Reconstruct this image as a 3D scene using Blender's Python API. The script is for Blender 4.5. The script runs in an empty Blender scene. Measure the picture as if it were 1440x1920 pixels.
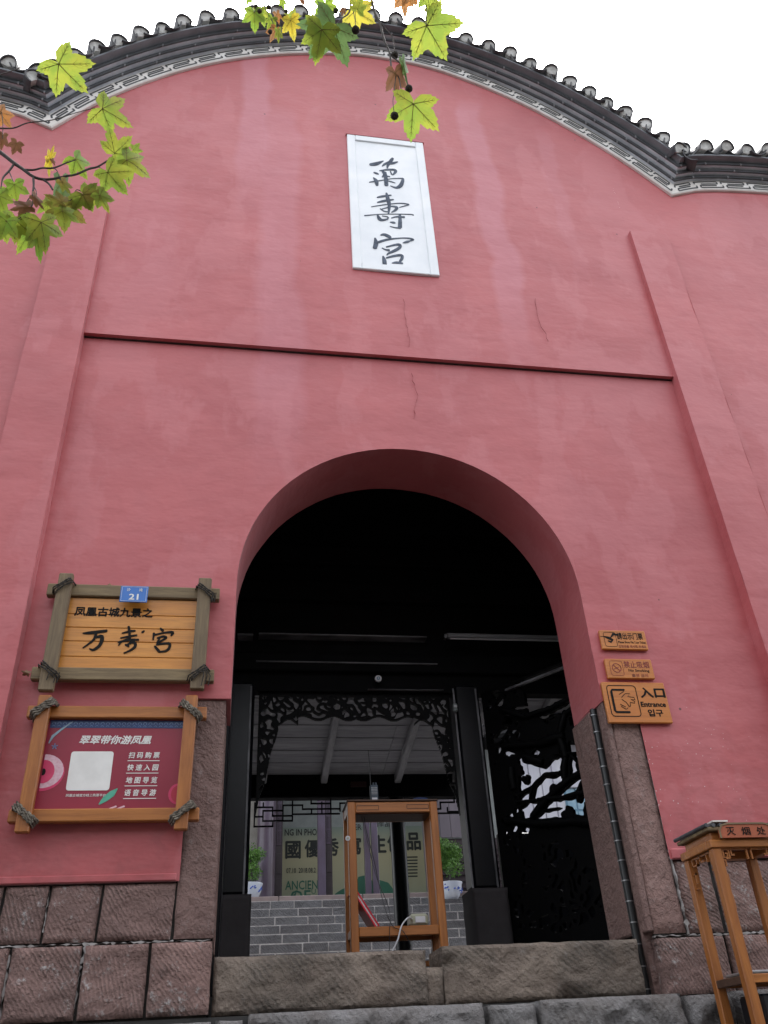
import bpy, math, random
from mathutils import Vector, Matrix, noise
rnd = random.Random(7)
S = bpy.context.scene
C = S.collection
rad = math.radians

# ------------------------------------------------------------------ camera
CAM = Vector((0.0, -5.2, 0.0)); FPX = 1591.0
YAW, PITCH, ROLL = rad(10.914), rad(33.457), rad(-3.464)
fw = Vector((math.sin(YAW)*math.cos(PITCH), math.cos(YAW)*math.cos(PITCH), math.sin(PITCH)))
r0 = Vector((math.cos(YAW), -math.sin(YAW), 0)); u0 = r0.cross(fw)
cr, sr = math.cos(ROLL), math.sin(ROLL)
RT = cr*r0 + sr*u0; UP = -sr*r0 + cr*u0
cam = bpy.data.cameras.new('camera'); camo = bpy.data.objects.new('camera', cam); C.objects.link(camo)
camo.matrix_world = Matrix(((RT.x, UP.x, -fw.x, CAM.x), (RT.y, UP.y, -fw.y, CAM.y), (RT.z, UP.z, -fw.z, CAM.z), (0, 0, 0, 1)))
cam.sensor_fit = 'VERTICAL'; cam.sensor_height = 36; cam.lens = 36*FPX/1920
cam.clip_start = 0.05; cam.clip_end = 2000
S.camera = camo

# ------------------------------------------------------------------ light
SUN_EL, SUN_AZ = rad(64), rad(20)     # azimuth clockwise from +Y: veiled sun high behind the gate
w = bpy.data.worlds.new('World'); S.world = w; w.use_nodes = True
nt = w.node_tree; nt.nodes.clear()
sky = nt.nodes.new('ShaderNodeTexSky'); sky.sky_type = 'NISHITA'; sky.sun_disc = False
sky.sun_elevation = SUN_EL; sky.sun_rotation = SUN_AZ
sky.air_density = 1.0; sky.dust_density = 5.0; sky.ozone_density = 1.0
hs = nt.nodes.new('ShaderNodeHueSaturation'); hs.inputs['Saturation'].default_value = 0.22
bg = nt.nodes.new('ShaderNodeBackground'); bg.inputs[1].default_value = 0.15
wo = nt.nodes.new('ShaderNodeOutputWorld')
nt.links.new(sky.outputs[0], hs.inputs['Color']); nt.links.new(hs.outputs[0], bg.inputs[0]); nt.links.new(bg.outputs[0], wo.inputs[0])
sl = bpy.data.lights.new('sun', 'SUN'); sl.energy = 1.0; sl.angle = rad(30); sl.color = (1, .97, .93)
so = bpy.data.objects.new('sun', sl); C.objects.link(so)
sd = Vector((math.sin(SUN_AZ)*math.cos(SUN_EL), math.cos(SUN_AZ)*math.cos(SUN_EL), math.sin(SUN_EL)))
so.rotation_euler = (-sd).to_track_quat('-Z', 'Y').to_euler()
S.view_settings.view_transform = 'Standard'; S.view_settings.look = 'None'
S.view_settings.gamma = 1; S.view_settings.use_curve_mapping = False
S.view_settings.exposure = 2.2
S.cycles.max_bounces = 8; S.cycles.diffuse_bounces = 4; S.cycles.transparent_max_bounces = 8

# ------------------------------------------------------------------ helpers
def at(px, py, Y=0.0):
    """point of the plane y=Y that shows at this place of the photograph"""
    d = RT*((px-720)/FPX) + UP*((960-py)/FPX) + fw
    return CAM + d*((Y-CAM.y)/d.y)

class MB:
    def __init__(s): s.v = []; s.f = []; s.m = []
    def add(s, vs, fs, mi=0):
        b = len(s.v); s.v += [tuple(p) for p in vs]; s.f += [tuple(i+b for i in f) for f in fs]; s.m += [mi]*len(fs)
        return s
    def box(s, a, b, c=0.0, mi=0, M=None):
        """box from corner a to corner b, edges chamfered by c"""
        x0, y0, z0 = [min(a[i], b[i]) for i in range(3)]; x1, y1, z1 = [max(a[i], b[i]) for i in range(3)]
        c = min(c, (x1-x0)*.45, (y1-y0)*.45, (z1-z0)*.45)
        if c <= 0:
            vs = [(x, y, z) for z in (z0, z1) for y in (y0, y1) for x in (x0, x1)]
            fs = [(0, 2, 3, 1), (4, 5, 7, 6), (0, 1, 5, 4), (2, 6, 7, 3), (0, 4, 6, 2), (1, 3, 7, 5)]
        else:
            vs = []; idx = {}
            for i, (X, sx) in enumerate(((x0, 1), (x1, -1))):
                for j, (Y, sy) in enumerate(((y0, 1), (y1, -1))):
                    for k, (Z, sz) in enumerate(((z0, 1), (z1, -1))):
                        for ax in range(3):
                            idx[i, j, k, ax] = len(vs)
                            vs.append((X+sx*c*(ax != 0), Y+sy*c*(ax != 1), Z+sz*c*(ax != 2)))
            fs = []
            for i in (0, 1): fs.append([idx[i, j, k, 0] for j, k in ((0, 0), (0, 1), (1, 1), (1, 0))])
            for j in (0, 1): fs.append([idx[i, j, k, 1] for i, k in ((0, 0), (1, 0), (1, 1), (0, 1))])
            for k in (0, 1): fs.append([idx[i, j, k, 2] for i, j in ((0, 0), (0, 1), (1, 1), (1, 0))])
            for i in (0, 1):
                for j in (0, 1): fs.append([idx[i, j, 0, 0], idx[i, j, 1, 0], idx[i, j, 1, 1], idx[i, j, 0, 1]])
                for k in (0, 1): fs.append([idx[i, 0, k, 0], idx[i, 1, k, 0], idx[i, 1, k, 2], idx[i, 0, k, 2]])
            for j in (0, 1):
                for k in (0, 1): fs.append([idx[0, j, k, 1], idx[1, j, k, 1], idx[1, j, k, 2], idx[0, j, k, 2]])
            for i in (0, 1):
                for j in (0, 1):
                    for k in (0, 1): fs.append([idx[i, j, k, 0], idx[i, j, k, 1], idx[i, j, k, 2]])
        if M: vs = [M @ Vector(p) for p in vs]
        return s.add(vs, fs, mi)
    def tube(s, pts, r, n=8, mi=0, cap=True):
        pts = [Vector(p) for p in pts]; N = len(pts)
        rs = r if isinstance(r, (list, tuple)) else [r]*N
        vs = []; prev = None
        for i, p in enumerate(pts):
            t = (pts[min(i+1, N-1)]-pts[max(i-1, 0)])
            t = t.normalized() if t.length > 1e-9 else Vector((0, 0, 1))
            if prev is None:
                a = t.orthogonal().normalized()
            else:
                a = (prev - t*prev.dot(t)); a = a.normalized() if a.length > 1e-6 else t.orthogonal().normalized()
            prev = a; b = t.cross(a)
            for k in range(n):
                an = 2*math.pi*k/n; vs.append(p+(a*math.cos(an)+b*math.sin(an))*rs[i])
        fs = [(i*n+k, i*n+(k+1) % n, (i+1)*n+(k+1) % n, (i+1)*n+k) for i in range(N-1) for k in range(n)]
        if cap: fs += [tuple(range(n))[::-1], tuple(range((N-1)*n, N*n))]
        return s.add(vs, fs, mi)
    def lathe(s, prof, cx, cy, n=20, mi=0):
        vs = [(cx+r*math.cos(2*math.pi*k/n), cy+r*math.sin(2*math.pi*k/n), z) for r, z in prof for k in range(n)]
        N = len(prof)
        fs = [(i*n+k, i*n+(k+1) % n, (i+1)*n+(k+1) % n, (i+1)*n+k) for i in range(N-1) for k in range(n)]
        fs += [tuple(range(n))[::-1], tuple(range((N-1)*n, N*n))]
        return s.add(vs, fs, mi)
    def prism(s, poly, y0, y1, mi=0):
        """polygon [(x,z)] extruded along y"""
        n = len(poly)
        vs = [(x, y0, z) for x, z in poly]+[(x, y1, z) for x, z in poly]
        fs = [tuple(range(n)), tuple(range(n, 2*n))[::-1]]+[(i, (i+1) % n, (i+1) % n+n, i+n) for i in range(n)]
        return s.add(vs, fs, mi)
    def ribbon(s, pts, ws, y0, y1, mi=0):
        """brush stroke in the x-z plane: points with widths, rounded ends"""
        P = [Vector(p) for p in pts]; N = len(P); L = []; R = []
        for i in range(N):
            t = P[min(i+1, N-1)]-P[max(i-1, 0)]
            t = t.normalized() if t.length > 1e-9 else Vector((1, 0)); nn = Vector((-t.y, t.x))
            h = ws[i]/2
            if i == 0: P0 = P[i]-t*h*.6; L.append(P0+nn*h*.4); R.append(P0-nn*h*.4)
            L.append(P[i]+nn*h); R.append(P[i]-nn*h)
            if i == N-1: P1 = P[i]+t*h*.6; L.append(P1+nn*h*.4); R.append(P1-nn*h*.4)
        n = len(L)
        vs = [(q.x, y, q.y) for y in (y0, y1) for q in L+R]
        fs = []
        for i in range(n-1):
            fs.append((i, i+1, n+i+1, n+i)); fs.append((2*n+i, 3*n+i, 3*n+i+1, 2*n+i+1))
            fs.append((i, 2*n+i, 2*n+i+1, i+1)); fs.append((n+i, n+i+1, 3*n+i+1, 3*n+i))
        fs += [(0, n, 3*n, 2*n), (n-1, 3*n-1, 4*n-1, 2*n-1)]
        return s.add(vs, fs, mi)
    def msq(s, fn, x0, x1, nx, z0, z1, nz, y0, y1, P=None, mi=0):
        """solid plate (fn<0) cut by marching squares in x-z, thickness y0..y1; P maps (x,y,z) to the world"""
        dx = (x1-x0)/nx; dz = (z1-z0)/nz
        F = [[fn(x0+i*dx, z0+j*dz) for i in range(nx+1)] for j in range(nz+1)]
        cache = {}; V = []; FS = []
        def vid(key, x, z):
            if key not in cache: cache[key] = len(V); V.append((x, y0, z)); V.append((x, y1, z))
            return cache[key]
        for j in range(nz):
            for i in range(nx):
                c = [(i, j), (i+1, j), (i+1, j+1), (i, j+1)]
                val = [F[b][a] for a, b in c]
                if all(q >= 0 for q in val): continue
                poly = []; cut = []
                for k in range(4):
                    (a, b), (a2, b2) = c[k], c[(k+1) % 4]; v, v2 = val[k], val[(k+1) % 4]
                    if v < 0:
                        poly.append((vid(('c', a, b), x0+a*dx, z0+b*dz), False))
                    if (v < 0) != (v2 < 0):
                        t = v/(v-v2)
                        poly.append((vid(('e', min(a, a2), min(b, b2), a != a2), x0+(a+(a2-a)*t)*dx, z0+(b+(b2-b)*t)*dz), v < 0))
                n = len(poly)
                FS.append([p[0] for p in poly]); FS.append([p[0]+1 for p in poly][::-1])
                for k in range(n):
                    if poly[k][1]:
                        a, b = poly[k][0], poly[(k+1) % n][0]
                        if poly[(k+1) % n][0] in [vv for kk, vv in cache.items() if False]: pass
                        FS.append([a, b, b+1, a+1][::-1])
        if P: V = [P(*p) for p in V]
        return s.add(V, FS, mi)
    def build(s, name, mats, parent=None, smooth=False):
        me = bpy.data.meshes.new(name); me.from_pydata(s.v, [], s.f)
        if not isinstance(mats, (list, tuple)): mats = [mats]
        for m in mats: me.materials.append(m)
        if len(mats) > 1: me.polygons.foreach_set('material_index', s.m)
        if smooth:
            me.polygons.foreach_set('use_smooth', [True]*len(me.polygons))
            if smooth is not True and hasattr(me, 'set_sharp_from_angle'): me.set_sharp_from_angle(angle=rad(smooth))
        me.validate()
        o = bpy.data.objects.new(name, me); C.objects.link(o)
        if parent: setpar(o, parent)
        return o

def setpar(o, p):
    o.parent = p
    # things are placed by an empty: keep the part where its world coordinates say
    off = worldloc(p); o.location = Vector(o.location)-off
def worldloc(p):
    l = Vector((0, 0, 0))
    while p: l += Vector(p.location); p = p.parent
    return l
def tag(o, label, cat, group=None, kind=None):
    if label: o['label'] = label
    if cat: o['category'] = cat
    if group: o['group'] = group
    if kind: o['kind'] = kind
    return o
def thing(name, loc, label, cat, group=None):
    o = bpy.data.objects.new(name, None); o.location = loc; o.empty_display_size = .1; C.objects.link(o)
    return tag(o, label, cat, group)
def linkcopy(src, parent=None, loc=None, M=None):
    o = src.copy(); C.objects.link(o)
    if parent: o.parent = parent
    if loc is not None: o.location = loc
    if M is not None: o.matrix_local = M
    return o

def text_mb(body, rect, Y, depth=.002, shear=0.0, bold=0.0, keep=False):
    """lettering from Blender's own font fitted into rect=(x0,z0,x1,z1) on the plane y=Y, facing -y"""
    cu = bpy.data.curves.new('lettering', 'FONT'); cu.body = body; cu.resolution_u = 2; cu.shear = shear
    o = bpy.data.objects.new('lettering', cu); C.objects.link(o); bpy.context.view_layer.update()
    dg = bpy.context.evaluated_depsgraph_get(); me = bpy.data.meshes.new_from_object(o.evaluated_get(dg))
    vs = [v.co.copy() for v in me.vertices]; fs = [tuple(p.vertices) for p in me.polygons]
    es = {}
    for f in fs:
        for a, b in zip(f, f[1:]+f[:1]): es[(min(a, b), max(a, b))] = es.get((min(a, b), max(a, b)), []) + [(a, b)]
    bpy.data.objects.remove(o); bpy.data.curves.remove(cu); bpy.data.meshes.remove(me)
    mb = MB()
    if not vs: return mb
    ax, bx = min(v.x for v in vs), max(v.x for v in vs); ay, by = min(v.y for v in vs), max(v.y for v in vs)
    x0, z0, x1, z1 = rect
    sx = (x1-x0)/(bx-ax); sz = (z1-z0)/(by-ay)
    if keep: sx = sz = min(sx, sz)
    n = len(vs); bw = bold*sx*.9; bz = bold*sz*.9
    for q, (ox, oz) in enumerate(((0, 0), (bw, 0), (-bw, 0), (0, bz), (0, -bz)) if bold else ((0, 0),)):
        dq = depth-q*.00012
        V = [(x0+ox+(v.x-ax)*sx, Y-dq, z0+oz+(v.y-ay)*sz) for v in vs]+[(x0+ox+(v.x-ax)*sx, Y, z0+oz+(v.y-ay)*sz) for v in vs]
        F = list(fs)
        for k, l in es.items():
            if len(l) == 1: a, b = l[0]; F.append((b, a, a+n, b+n))
        mb.add(V, F)
    return mb

# ------------------------------------------------------------------ materials
def NT(name):
    m = bpy.data.materials.new(name); m.use_nodes = True; t = m.node_tree
    return m, t, t.nodes['Principled BSDF']
def N(t, typ, **kw):
    n = t.nodes.new(typ)
    for k, v in kw.items():
        if k in n.inputs.keys(): n.inputs[k].default_value = v
        else: setattr(n, k, v)
    return n
def coords(t, scale=(1, 1, 1), obj=False, rot=(0, 0, 0)):
    if obj: c = N(t, 'ShaderNodeTexCoord').outputs['Object']
    else: c = N(t, 'ShaderNodeNewGeometry').outputs['Position']
    mp = N(t, 'ShaderNodeMapping'); mp.inputs['Scale'].default_value = scale; mp.inputs['Rotation'].default_value = rot
    t.links.new(c, mp.inputs[0]); return mp.outputs[0]
def nz(t, vec, scale, detail=4, rough=.55, dist=0.0):
    n = N(t, 'ShaderNodeTexNoise'); n.inputs['Scale'].default_value = scale; n.inputs['Detail'].default_value = detail
    n.inputs['Roughness'].default_value = rough; n.inputs['Distortion'].default_value = dist
    t.links.new(vec, n.inputs['Vector']); return n.outputs['Fac']
def ramp(t, fac, stops):
    r = N(t, 'ShaderNodeValToRGB'); e = r.color_ramp.elements
    while len(e) < len(stops): e.new(.5)
    for i, (p, c) in enumerate(stops):
        e[i].position = p; e[i].color = (c, c, c, 1) if isinstance(c, (int, float)) else (*c, 1)
    t.links.new(fac, r.inputs[0]); return r.outputs[0]
def mix(t, fac, a, b, blend='MIX'):
    n = N(t, 'ShaderNodeMix', data_type='RGBA', blend_type=blend)
    for s_, v in ((0, fac), (6, a), (7, b)):
        if isinstance(v, bpy.types.NodeSocket): t.links.new(v, n.inputs[s_])
        elif s_ == 0: n.inputs[0].default_value = v
        else: n.inputs[s_].default_value = (*v, 1)
    return n.outputs[2]
def bump(t, bs, h, strength=.3, dist=.01, prev=None):
    b = N(t, 'ShaderNodeBump'); b.inputs['Strength'].default_value = strength; b.inputs['Distance'].default_value = dist
    t.links.new(h, b.inputs['Height'])
    if prev: t.links.new(prev, b.inputs['Normal'])
    t.links.new(b.outputs[0], bs.inputs['Normal']); return b.outputs[0]
def maths(t, op, a, b=0.0):
    n = N(t, 'ShaderNodeMath', operation=op)
    for i, v in enumerate((a, b)):
        if isinstance(v, bpy.types.NodeSocket): t.links.new(v, n.inputs[i])
        else: n.inputs[i].default_value = v
    return n.outputs[0]

def simple(name, c1, c2=None, rough=.6, scale=6, bmp=0.0, stretch=(1, 1, 1), spec=.5, metal=0.0, obj=False, bscale=None, bdist=.005):
    m, t, b = NT(name); c2 = c2 or tuple(x*.75 for x in c1)
    v = coords(t, stretch, obj)
    f = nz(t, v, scale, 5)
    t.links.new(mix(t, ramp(t, f, [(.35, 0.), (.65, 1.)]), c1, c2), b.inputs['Base Color'])
    b.inputs['Roughness'].default_value = rough; b.inputs['Specular IOR Level'].default_value = spec; b.inputs['Metallic'].default_value = metal
    if bmp: bump(t, b, nz(t, v, bscale or scale*4, 4), bmp, bdist)
    return m

def plaster_mat():
    m, t, b = NT('red_lime_plaster')
    g = N(t, 'ShaderNodeNewGeometry').outputs['Position']; sep = N(t, 'ShaderNodeSeparateXYZ'); t.links.new(g, sep.inputs[0])
    v = coords(t)
    big = nz(t, v, .8, 4); mid = nz(t, v, 4.5, 5)
    col = mix(t, ramp(t, big, [(.35, 0.), (.65, 1.)]), (.465, .098, .104), (.395, .074, .082))
    col = mix(t, maths(t, 'MULTIPLY', ramp(t, mid, [(.45, 0.), (.75, 1.)]), .35), col, (.46, .12, .13))
    tr = nz(t, coords(t, (1, 1, 1.5), rot=(0, rad(12), 0)), 4.5, 6, .65, .8)
    col = mix(t, maths(t, 'MULTIPLY', ramp(t, tr, [(.48, 0.), (.74, 1.)]), .20), col, (.31, .055, .060))
    blot = nz(t, coords(t, (1, 1, .5)), 1.5, 6, .6)
    col = mix(t, maths(t, 'MULTIPLY', ramp(t, blot, [(.51, 0.), (.55, 1.)]), .26), col, (.53, .17, .185))
    dirt = N(t, 'ShaderNodeMapRange'); dirt.inputs['From Min'].default_value = 1.9; dirt.inputs['From Max'].default_value = .9
    t.links.new(sep.outputs[2], dirt.inputs['Value'])
    col = mix(t, maths(t, 'MULTIPLY', maths(t, 'MULTIPLY', dirt.outputs[0], ramp(t, tr, [(.40, 0.), (.62, 1.)])), .35), col, (.20, .05, .05))
    # pale wash streaks that run down from the eaves, each with its own ragged edge
    for cx, wd, zlo, zhi, k in ((-.12, .17, 6.6, 9.7, .5), (.18, .22, 3.6, 8.6, .36), (2.28, .17, 4.9, 9.2, .48), (3.05, .10, 6.0, 8.8, .2), (-.95, .25, 5.2, 7.4, .15)):
        wob = maths(t, 'MULTIPLY', maths(t, 'SUBTRACT', nz(t, coords(t, (.4, 1, .9)), 1.6, 3), .5), .35)
        d = maths(t, 'ABSOLUTE', maths(t, 'SUBTRACT', maths(t, 'ADD', sep.outputs[0], wob), cx))
        mk = ramp(t, maths(t, 'DIVIDE', d, wd), [(.62, 1.), (1., 0.)])
        zz = maths(t, 'MULTIPLY', maths(t, 'GREATER_THAN', sep.outputs[2], zlo), 1.0)
        fade = N(t, 'ShaderNodeMapRange'); fade.inputs['From Min'].default_value = zlo; fade.inputs['From Max'].default_value = zlo+1.2
        t.links.new(sep.outputs[2], fade.inputs['Value'])
        top = N(t, 'ShaderNodeMapRange'); top.inputs['From Min'].default_value = zhi; top.inputs['From Max'].default_value = zhi-.3
        t.links.new(sep.outputs[2], top.inputs['Value'])
        mk = maths(t, 'MULTIPLY', maths(t, 'MULTIPLY', mk, fade.outputs[0]), maths(t, 'MULTIPLY', top.outputs[0], k))
        col = mix(t, mk, col, (.52, .19, .23))
    # darker repainted patch round the name plaque
    px = maths(t, 'ABSOLUTE', maths(t, 'SUBTRACT', maths(t, 'ADD', sep.outputs[0], maths(t, 'MULTIPLY', maths(t, 'SUBTRACT', mid, .5), .12)), 1.25))
    pz = maths(t, 'ABSOLUTE', maths(t, 'SUBTRACT', maths(t, 'ADD', sep.outputs[2], maths(t, 'MULTIPLY', maths(t, 'SUBTRACT', mid, .5), .2)), 7.0))
    pm = maths(t, 'MULTIPLY', ramp(t, px, [(.60, 1.), (.64, 0.)]), ramp(t, maths(t, 'MULTIPLY', pz, .5), [(.66, 1.), (.69, 0.)]))
    col = mix(t, maths(t, 'MULTIPLY', pm, .3), col, (.37, .058, .068))
    # lime specks low on the right-hand side
    vo = N(t, 'ShaderNodeTexVoronoi'); vo.inputs['Scale'].default_value = 34; t.links.new(v, vo.inputs['Vector'])
    low = N(t, 'ShaderNodeMapRange'); low.inputs['From Min'].default_value = 2.6; low.inputs['From Max'].default_value = 1.0
    t.links.new(sep.outputs[2], low.inputs['Value'])
    rt = maths(t, 'GREATER_THAN', sep.outputs[0], 2.6)
    dens = maths(t, 'MULTIPLY', ramp(t, nz(t, v, 3.1, 3), [(.40, 0.), (.66, 1.)]), maths(t, 'MULTIPLY', low.outputs[0], rt))
    sp = maths(t, 'LESS_THAN', vo.outputs['Distance'], maths(t, 'MULTIPLY', dens, .24))
    col = mix(t, maths(t, 'MULTIPLY', sp, .8), col, (.6, .5, .5))
    # scattered dark pits
    vo2 = N(t, 'ShaderNodeTexVoronoi'); vo2.inputs['Scale'].default_value = 2.3; t.links.new(v, vo2.inputs['Vector'])
    col = mix(t, maths(t, 'LESS_THAN', vo2.outputs['Distance'], .022), col, (.12, .03, .03))
    t.links.new(col, b.inputs['Base Color'])
    b.inputs['Roughness'].default_value = .5; b.inputs['Specular IOR Level'].default_value = .6
    b.inputs['Sheen Weight'].default_value = .22; b.inputs['Sheen Roughness'].default_value = .45; b.inputs['Sheen Tint'].default_value = (1, .84, .88, 1)
    h1 = nz(t, coords(t, (.55, 1, 2.4)), 3.2, 5, .5)
    n1 = bump(t, b, h1, .13, .035)
    n1 = bump(t, b, nz(t, coords(t, (1, 1, 1.5)), 1.9, 4), .30, .06, n1)
    bump(t, b, nz(t, coords(t, (1, 1, 2)), 26, 4), .14, .004, n1)
    return m

def stone_mat(name, a, bcol, chisel=.6, lime=.5, dark=(.045, .042, .036), dk=.5, freq=28):
    m, t, b = NT(name)
    v = coords(t); oi = N(t, 'ShaderNodeObjectInfo').outputs['Random']
    off = N(t, 'ShaderNodeVectorMath', operation='ADD'); cmb = N(t, 'ShaderNodeCombineXYZ')
    t.links.new(maths(t, 'MULTIPLY', oi, 17.), cmb.inputs[0]); t.links.new(v, off.inputs[0]); t.links.new(cmb.outputs[0], off.inputs[1]); vv = off.outputs[0]
    n1 = nz(t, vv, 3.5, 6, .65); n2 = nz(t, vv, 16, 6, .7)
    col = mix(t, ramp(t, n1, [(.35, 0.), (.65, 1.)]), a, bcol)
    col = mix(t, maths(t, 'MULTIPLY', ramp(t, nz(t, vv, 2.1, 5, .6), [(.47, 0.), (.62, 1.)]), dk), col, dark)
    col = mix(t, maths(t, 'MULTIPLY', oi, .45), col, mix(t, .5, tuple(x*.5 for x in a), (.07, .05, .05)))
    mp = N(t, 'ShaderNodeVectorRotate', rotation_type='Y_AXIS'); t.links.new(vv, mp.inputs['Vector']); t.links.new(maths(t, 'ADD', maths(t, 'MULTIPLY', maths(t, 'FRACT', maths(t, 'MULTIPLY', oi, 7.3)), .75), .28), mp.inputs['Angle'])
    wv = N(t, 'ShaderNodeTexWave', bands_direction='X'); wv.inputs['Scale'].default_value = freq*.36; wv.inputs['Distortion'].default_value = 3.2
    wv.inputs['Detail'].default_value = 3; wv.inputs['Detail Scale'].default_value = 3.5; t.links.new(mp.outputs[0], wv.inputs['Vector'])
    cm = maths(t, 'MULTIPLY', wv.outputs['Fac'], ramp(t, nz(t, vv, 4.2, 6, .7), [(.40, 0.1), (.60, 1.)]))
    col = mix(t, maths(t, 'MULTIPLY', cm, .34*chisel), col, tuple(min(1, x*2.0+.03) for x in a))
    lm = ramp(t, maths(t, 'ADD', maths(t, 'MULTIPLY', n2, .75), maths(t, 'MULTIPLY', nz(t, vv, 1.7, 3), .3)), [(.575, 0.), (.66, 1.)])
    col = mix(t, maths(t, 'MULTIPLY', maths(t, 'MULTIPLY', lm, ramp(t, nz(t, vv, 55, 3), [(.42, 0.), (.58, 1.)])), lime), col, (.5, .48, .47))
    t.links.new(col, b.inputs['Base Color']); b.inputs['Roughness'].default_value = .85
    p = bump(t, b, cm, .8*chisel, .012)
    p = bump(t, b, n2, 1.0, .045, p)
    p = bump(t, b, nz(t, vv, 6, 5, .6, 1.5), .6, .05, p)
    bump(t, b, nz(t, vv, 70, 4), .4, .004, p)
    return m

def wood_mat(name, a, bcol, rough=.45, axis=0, scale=1.0, bmp=.15, knots=True, obj=False):
    m, t, b = NT(name)
    st = [14, 14, 14]; st[axis] = 1.1
    v = coords(t, tuple(st), obj); oi = N(t, 'ShaderNodeObjectInfo').outputs['Random']
    off = N(t, 'ShaderNodeVectorMath', operation='ADD'); cmb = N(t, 'ShaderNodeCombineXYZ')
    for i in range(3): t.links.new(maths(t, 'MULTIPLY', oi, 13.+7*i), cmb.inputs[i])
    t.links.new(v, off.inputs[0]); t.links.new(cmb.outputs[0], off.inputs[1]); vv = off.outputs[0]
    f = nz(t, vv, 1.6*scale, 6, .6, 1.2); g = nz(t, vv, 6*scale, 5, .7)
    col = mix(t, ramp(t, f, [(.3, 0.), (.7, 1.)]), a, bcol)
    col = mix(t, ramp(t, g, [(.5, 0.), (.8, .6)]), col, tuple(x*.45 for x in bcol))
    col = mix(t, maths(t, 'MULTIPLY', oi, .25), col, bcol)
    if knots:
        vo = N(t, 'ShaderNodeTexVoronoi'); vo.inputs['Scale'].default_value = 3.3; t.links.new(coords(t, (1, 1, 1.6) if axis == 0 else (1.6, 1.6, 1), obj), vo.inputs['Vector'])
        col = mix(t, ramp(t, vo.outputs['Distance'], [(.03, .85), (.075, 0.)]), col, (.05, .018, .008))
    t.links.new(col, b.inputs['Base Color']); b.inputs['Roughness'].default_value = rough
    bump(t, b, g, bmp, .004)
    return m

PL = plaster_mat()
SAND = stone_mat('chiselled_red_sandstone', (.33, .205, .178), (.235, .145, .128), .8, .9, freq=42)
JAMB = stone_mat('smooth_red_sandstone', (.33, .205, .178), (.26, .158, .138), .25, .22, dk=.12)
GREYS = stone_mat('grey_brown_threshold_stone', (.28, .225, .18), (.15, .115, .092), .42, .2, dk=.65, freq=30)
SLAB = stone_mat('worn_grey_step_stone', (.34, .335, .335), (.15, .13, .115), .3, .35, dk=.6)
MORTAR = simple('lime_mortar', (.46, .44, .43), (.24, .22, .21), .9, 9, .5)
DARKGAP = simple('dark_joint', (.02, .018, .017), (.05, .045, .04), .95, 8)
BAND = simple('white_limewash_band', (.80, .78, .75), (.68, .64, .60), .7, 5)
FRET = simple('grey_painted_fret', (.045, .048, .052), (.075, .078, .08), .7, 20)
MOULD = simple('grey_roof_moulding', (.20, .215, .235), (.13, .14, .155), .5, 4, .25)
MOULDL = simple('soffit_grey_painted_bounce', (.74, .78, .84), (.5, .54, .60), .5, 4, .25)  # light bounced up from the ground is put into this pale colour
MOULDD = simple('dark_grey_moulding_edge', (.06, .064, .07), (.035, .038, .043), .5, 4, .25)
TILE = simple('dark_clay_roof_tile', (.045, .047, .055), (.09, .09, .095), .6, 9, .4)
PLUG = simple('pale_mortar_tile_plug', (.72, .72, .70), (.42, .42, .40), .9, 14, .6)
MARB = simple('white_marble', (.84, .86, .88), (.76, .79, .82), .35, 3.5, .04)
INK = simple('blue_grey_carved_lettering', (.045, .058, .085), (.11, .135, .18), .8, 24, .5)
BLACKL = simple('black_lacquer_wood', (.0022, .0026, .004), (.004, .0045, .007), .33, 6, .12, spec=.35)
BLACKM = simple('matt_black_wood', (.002, .0022, .0026), (.004, .004, .005), .8, 6, .1, spec=.15)  # one even near-black matt tone
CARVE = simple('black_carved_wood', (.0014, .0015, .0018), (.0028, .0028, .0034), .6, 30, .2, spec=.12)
PLANK = wood_mat('grey_ceiling_plank', (.44, .44, .48), (.24, .24, .27), .7, 0, .6, .2, False)
RAFT = wood_mat('grey_weathered_rafter', (.50, .50, .53), (.28, .28, .31), .7, 1, .6, .2, False)
WEATH = wood_mat('weathered_grey_brown_timber', (.27, .20, .105), (.13, .09, .05), .75, 0, 1.2, .5, False)
WEATHV = wood_mat('weathered_grey_brown_upright', (.23, .17, .095), (.115, .08, .05), .75, 2, 1.2, .5, False)
PINE = wood_mat('varnished_orange_pine_board', (.68, .30, .055), (.50, .19, .03), .35, 0, .8, .1, True)
ORG = wood_mat('orange_brown_timber', (.46, .175, .040), (.27, .09, .020), .42, 0, .9, .15, False)
ORGV = wood_mat('orange_brown_upright', (.44, .165, .038), (.26, .085, .020), .42, 2, .9, .15, False)
BRN = wood_mat('brown_varnished_wood', (.46, .175, .045), (.29, .10, .025), .4, 2, .9, .12, False)
BRNX = wood_mat('brown_varnished_rail', (.46, .175, .045), (.29, .10, .025), .4, 0, .9, .12, False)
BRND = wood_mat('dark_varnished_panel', (.10, .055, .035), (.06, .03, .02), .5, 0, .9, .12, False)
SIGNW = wood_mat('orange_sign_wood', (.60, .22, .04), (.44, .14, .028), .38, 0, .8, .12, False)
ROPE = simple('grey_brown_rope', (.22, .19, .15), (.06, .05, .04), .9, 60, .8, bscale=180)
ROPED = simple('dark_rope', (.05, .042, .035), (.018, .016, .014), .9, 60, .8, bscale=180)
BLK = simple('black_letter_paint', (.006, .0055, .0055), (.014, .013, .012), .8, 40, spec=.2)
REDL = simple('dark_red_letter_paint', (.22, .02, .015), (.14, .02, .012), .6, 40)
WHT = simple('white_print', (.78, .77, .74), (.70, .69, .66), .5, 10)
PRED = simple('crimson_printed_sheet', (.28, .022, .045), (.24, .018, .038), .35, 3, .05)
PBLU = simple('navy_printed_border', (.018, .05, .16), (.012, .035, .12), .35, 12)
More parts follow.
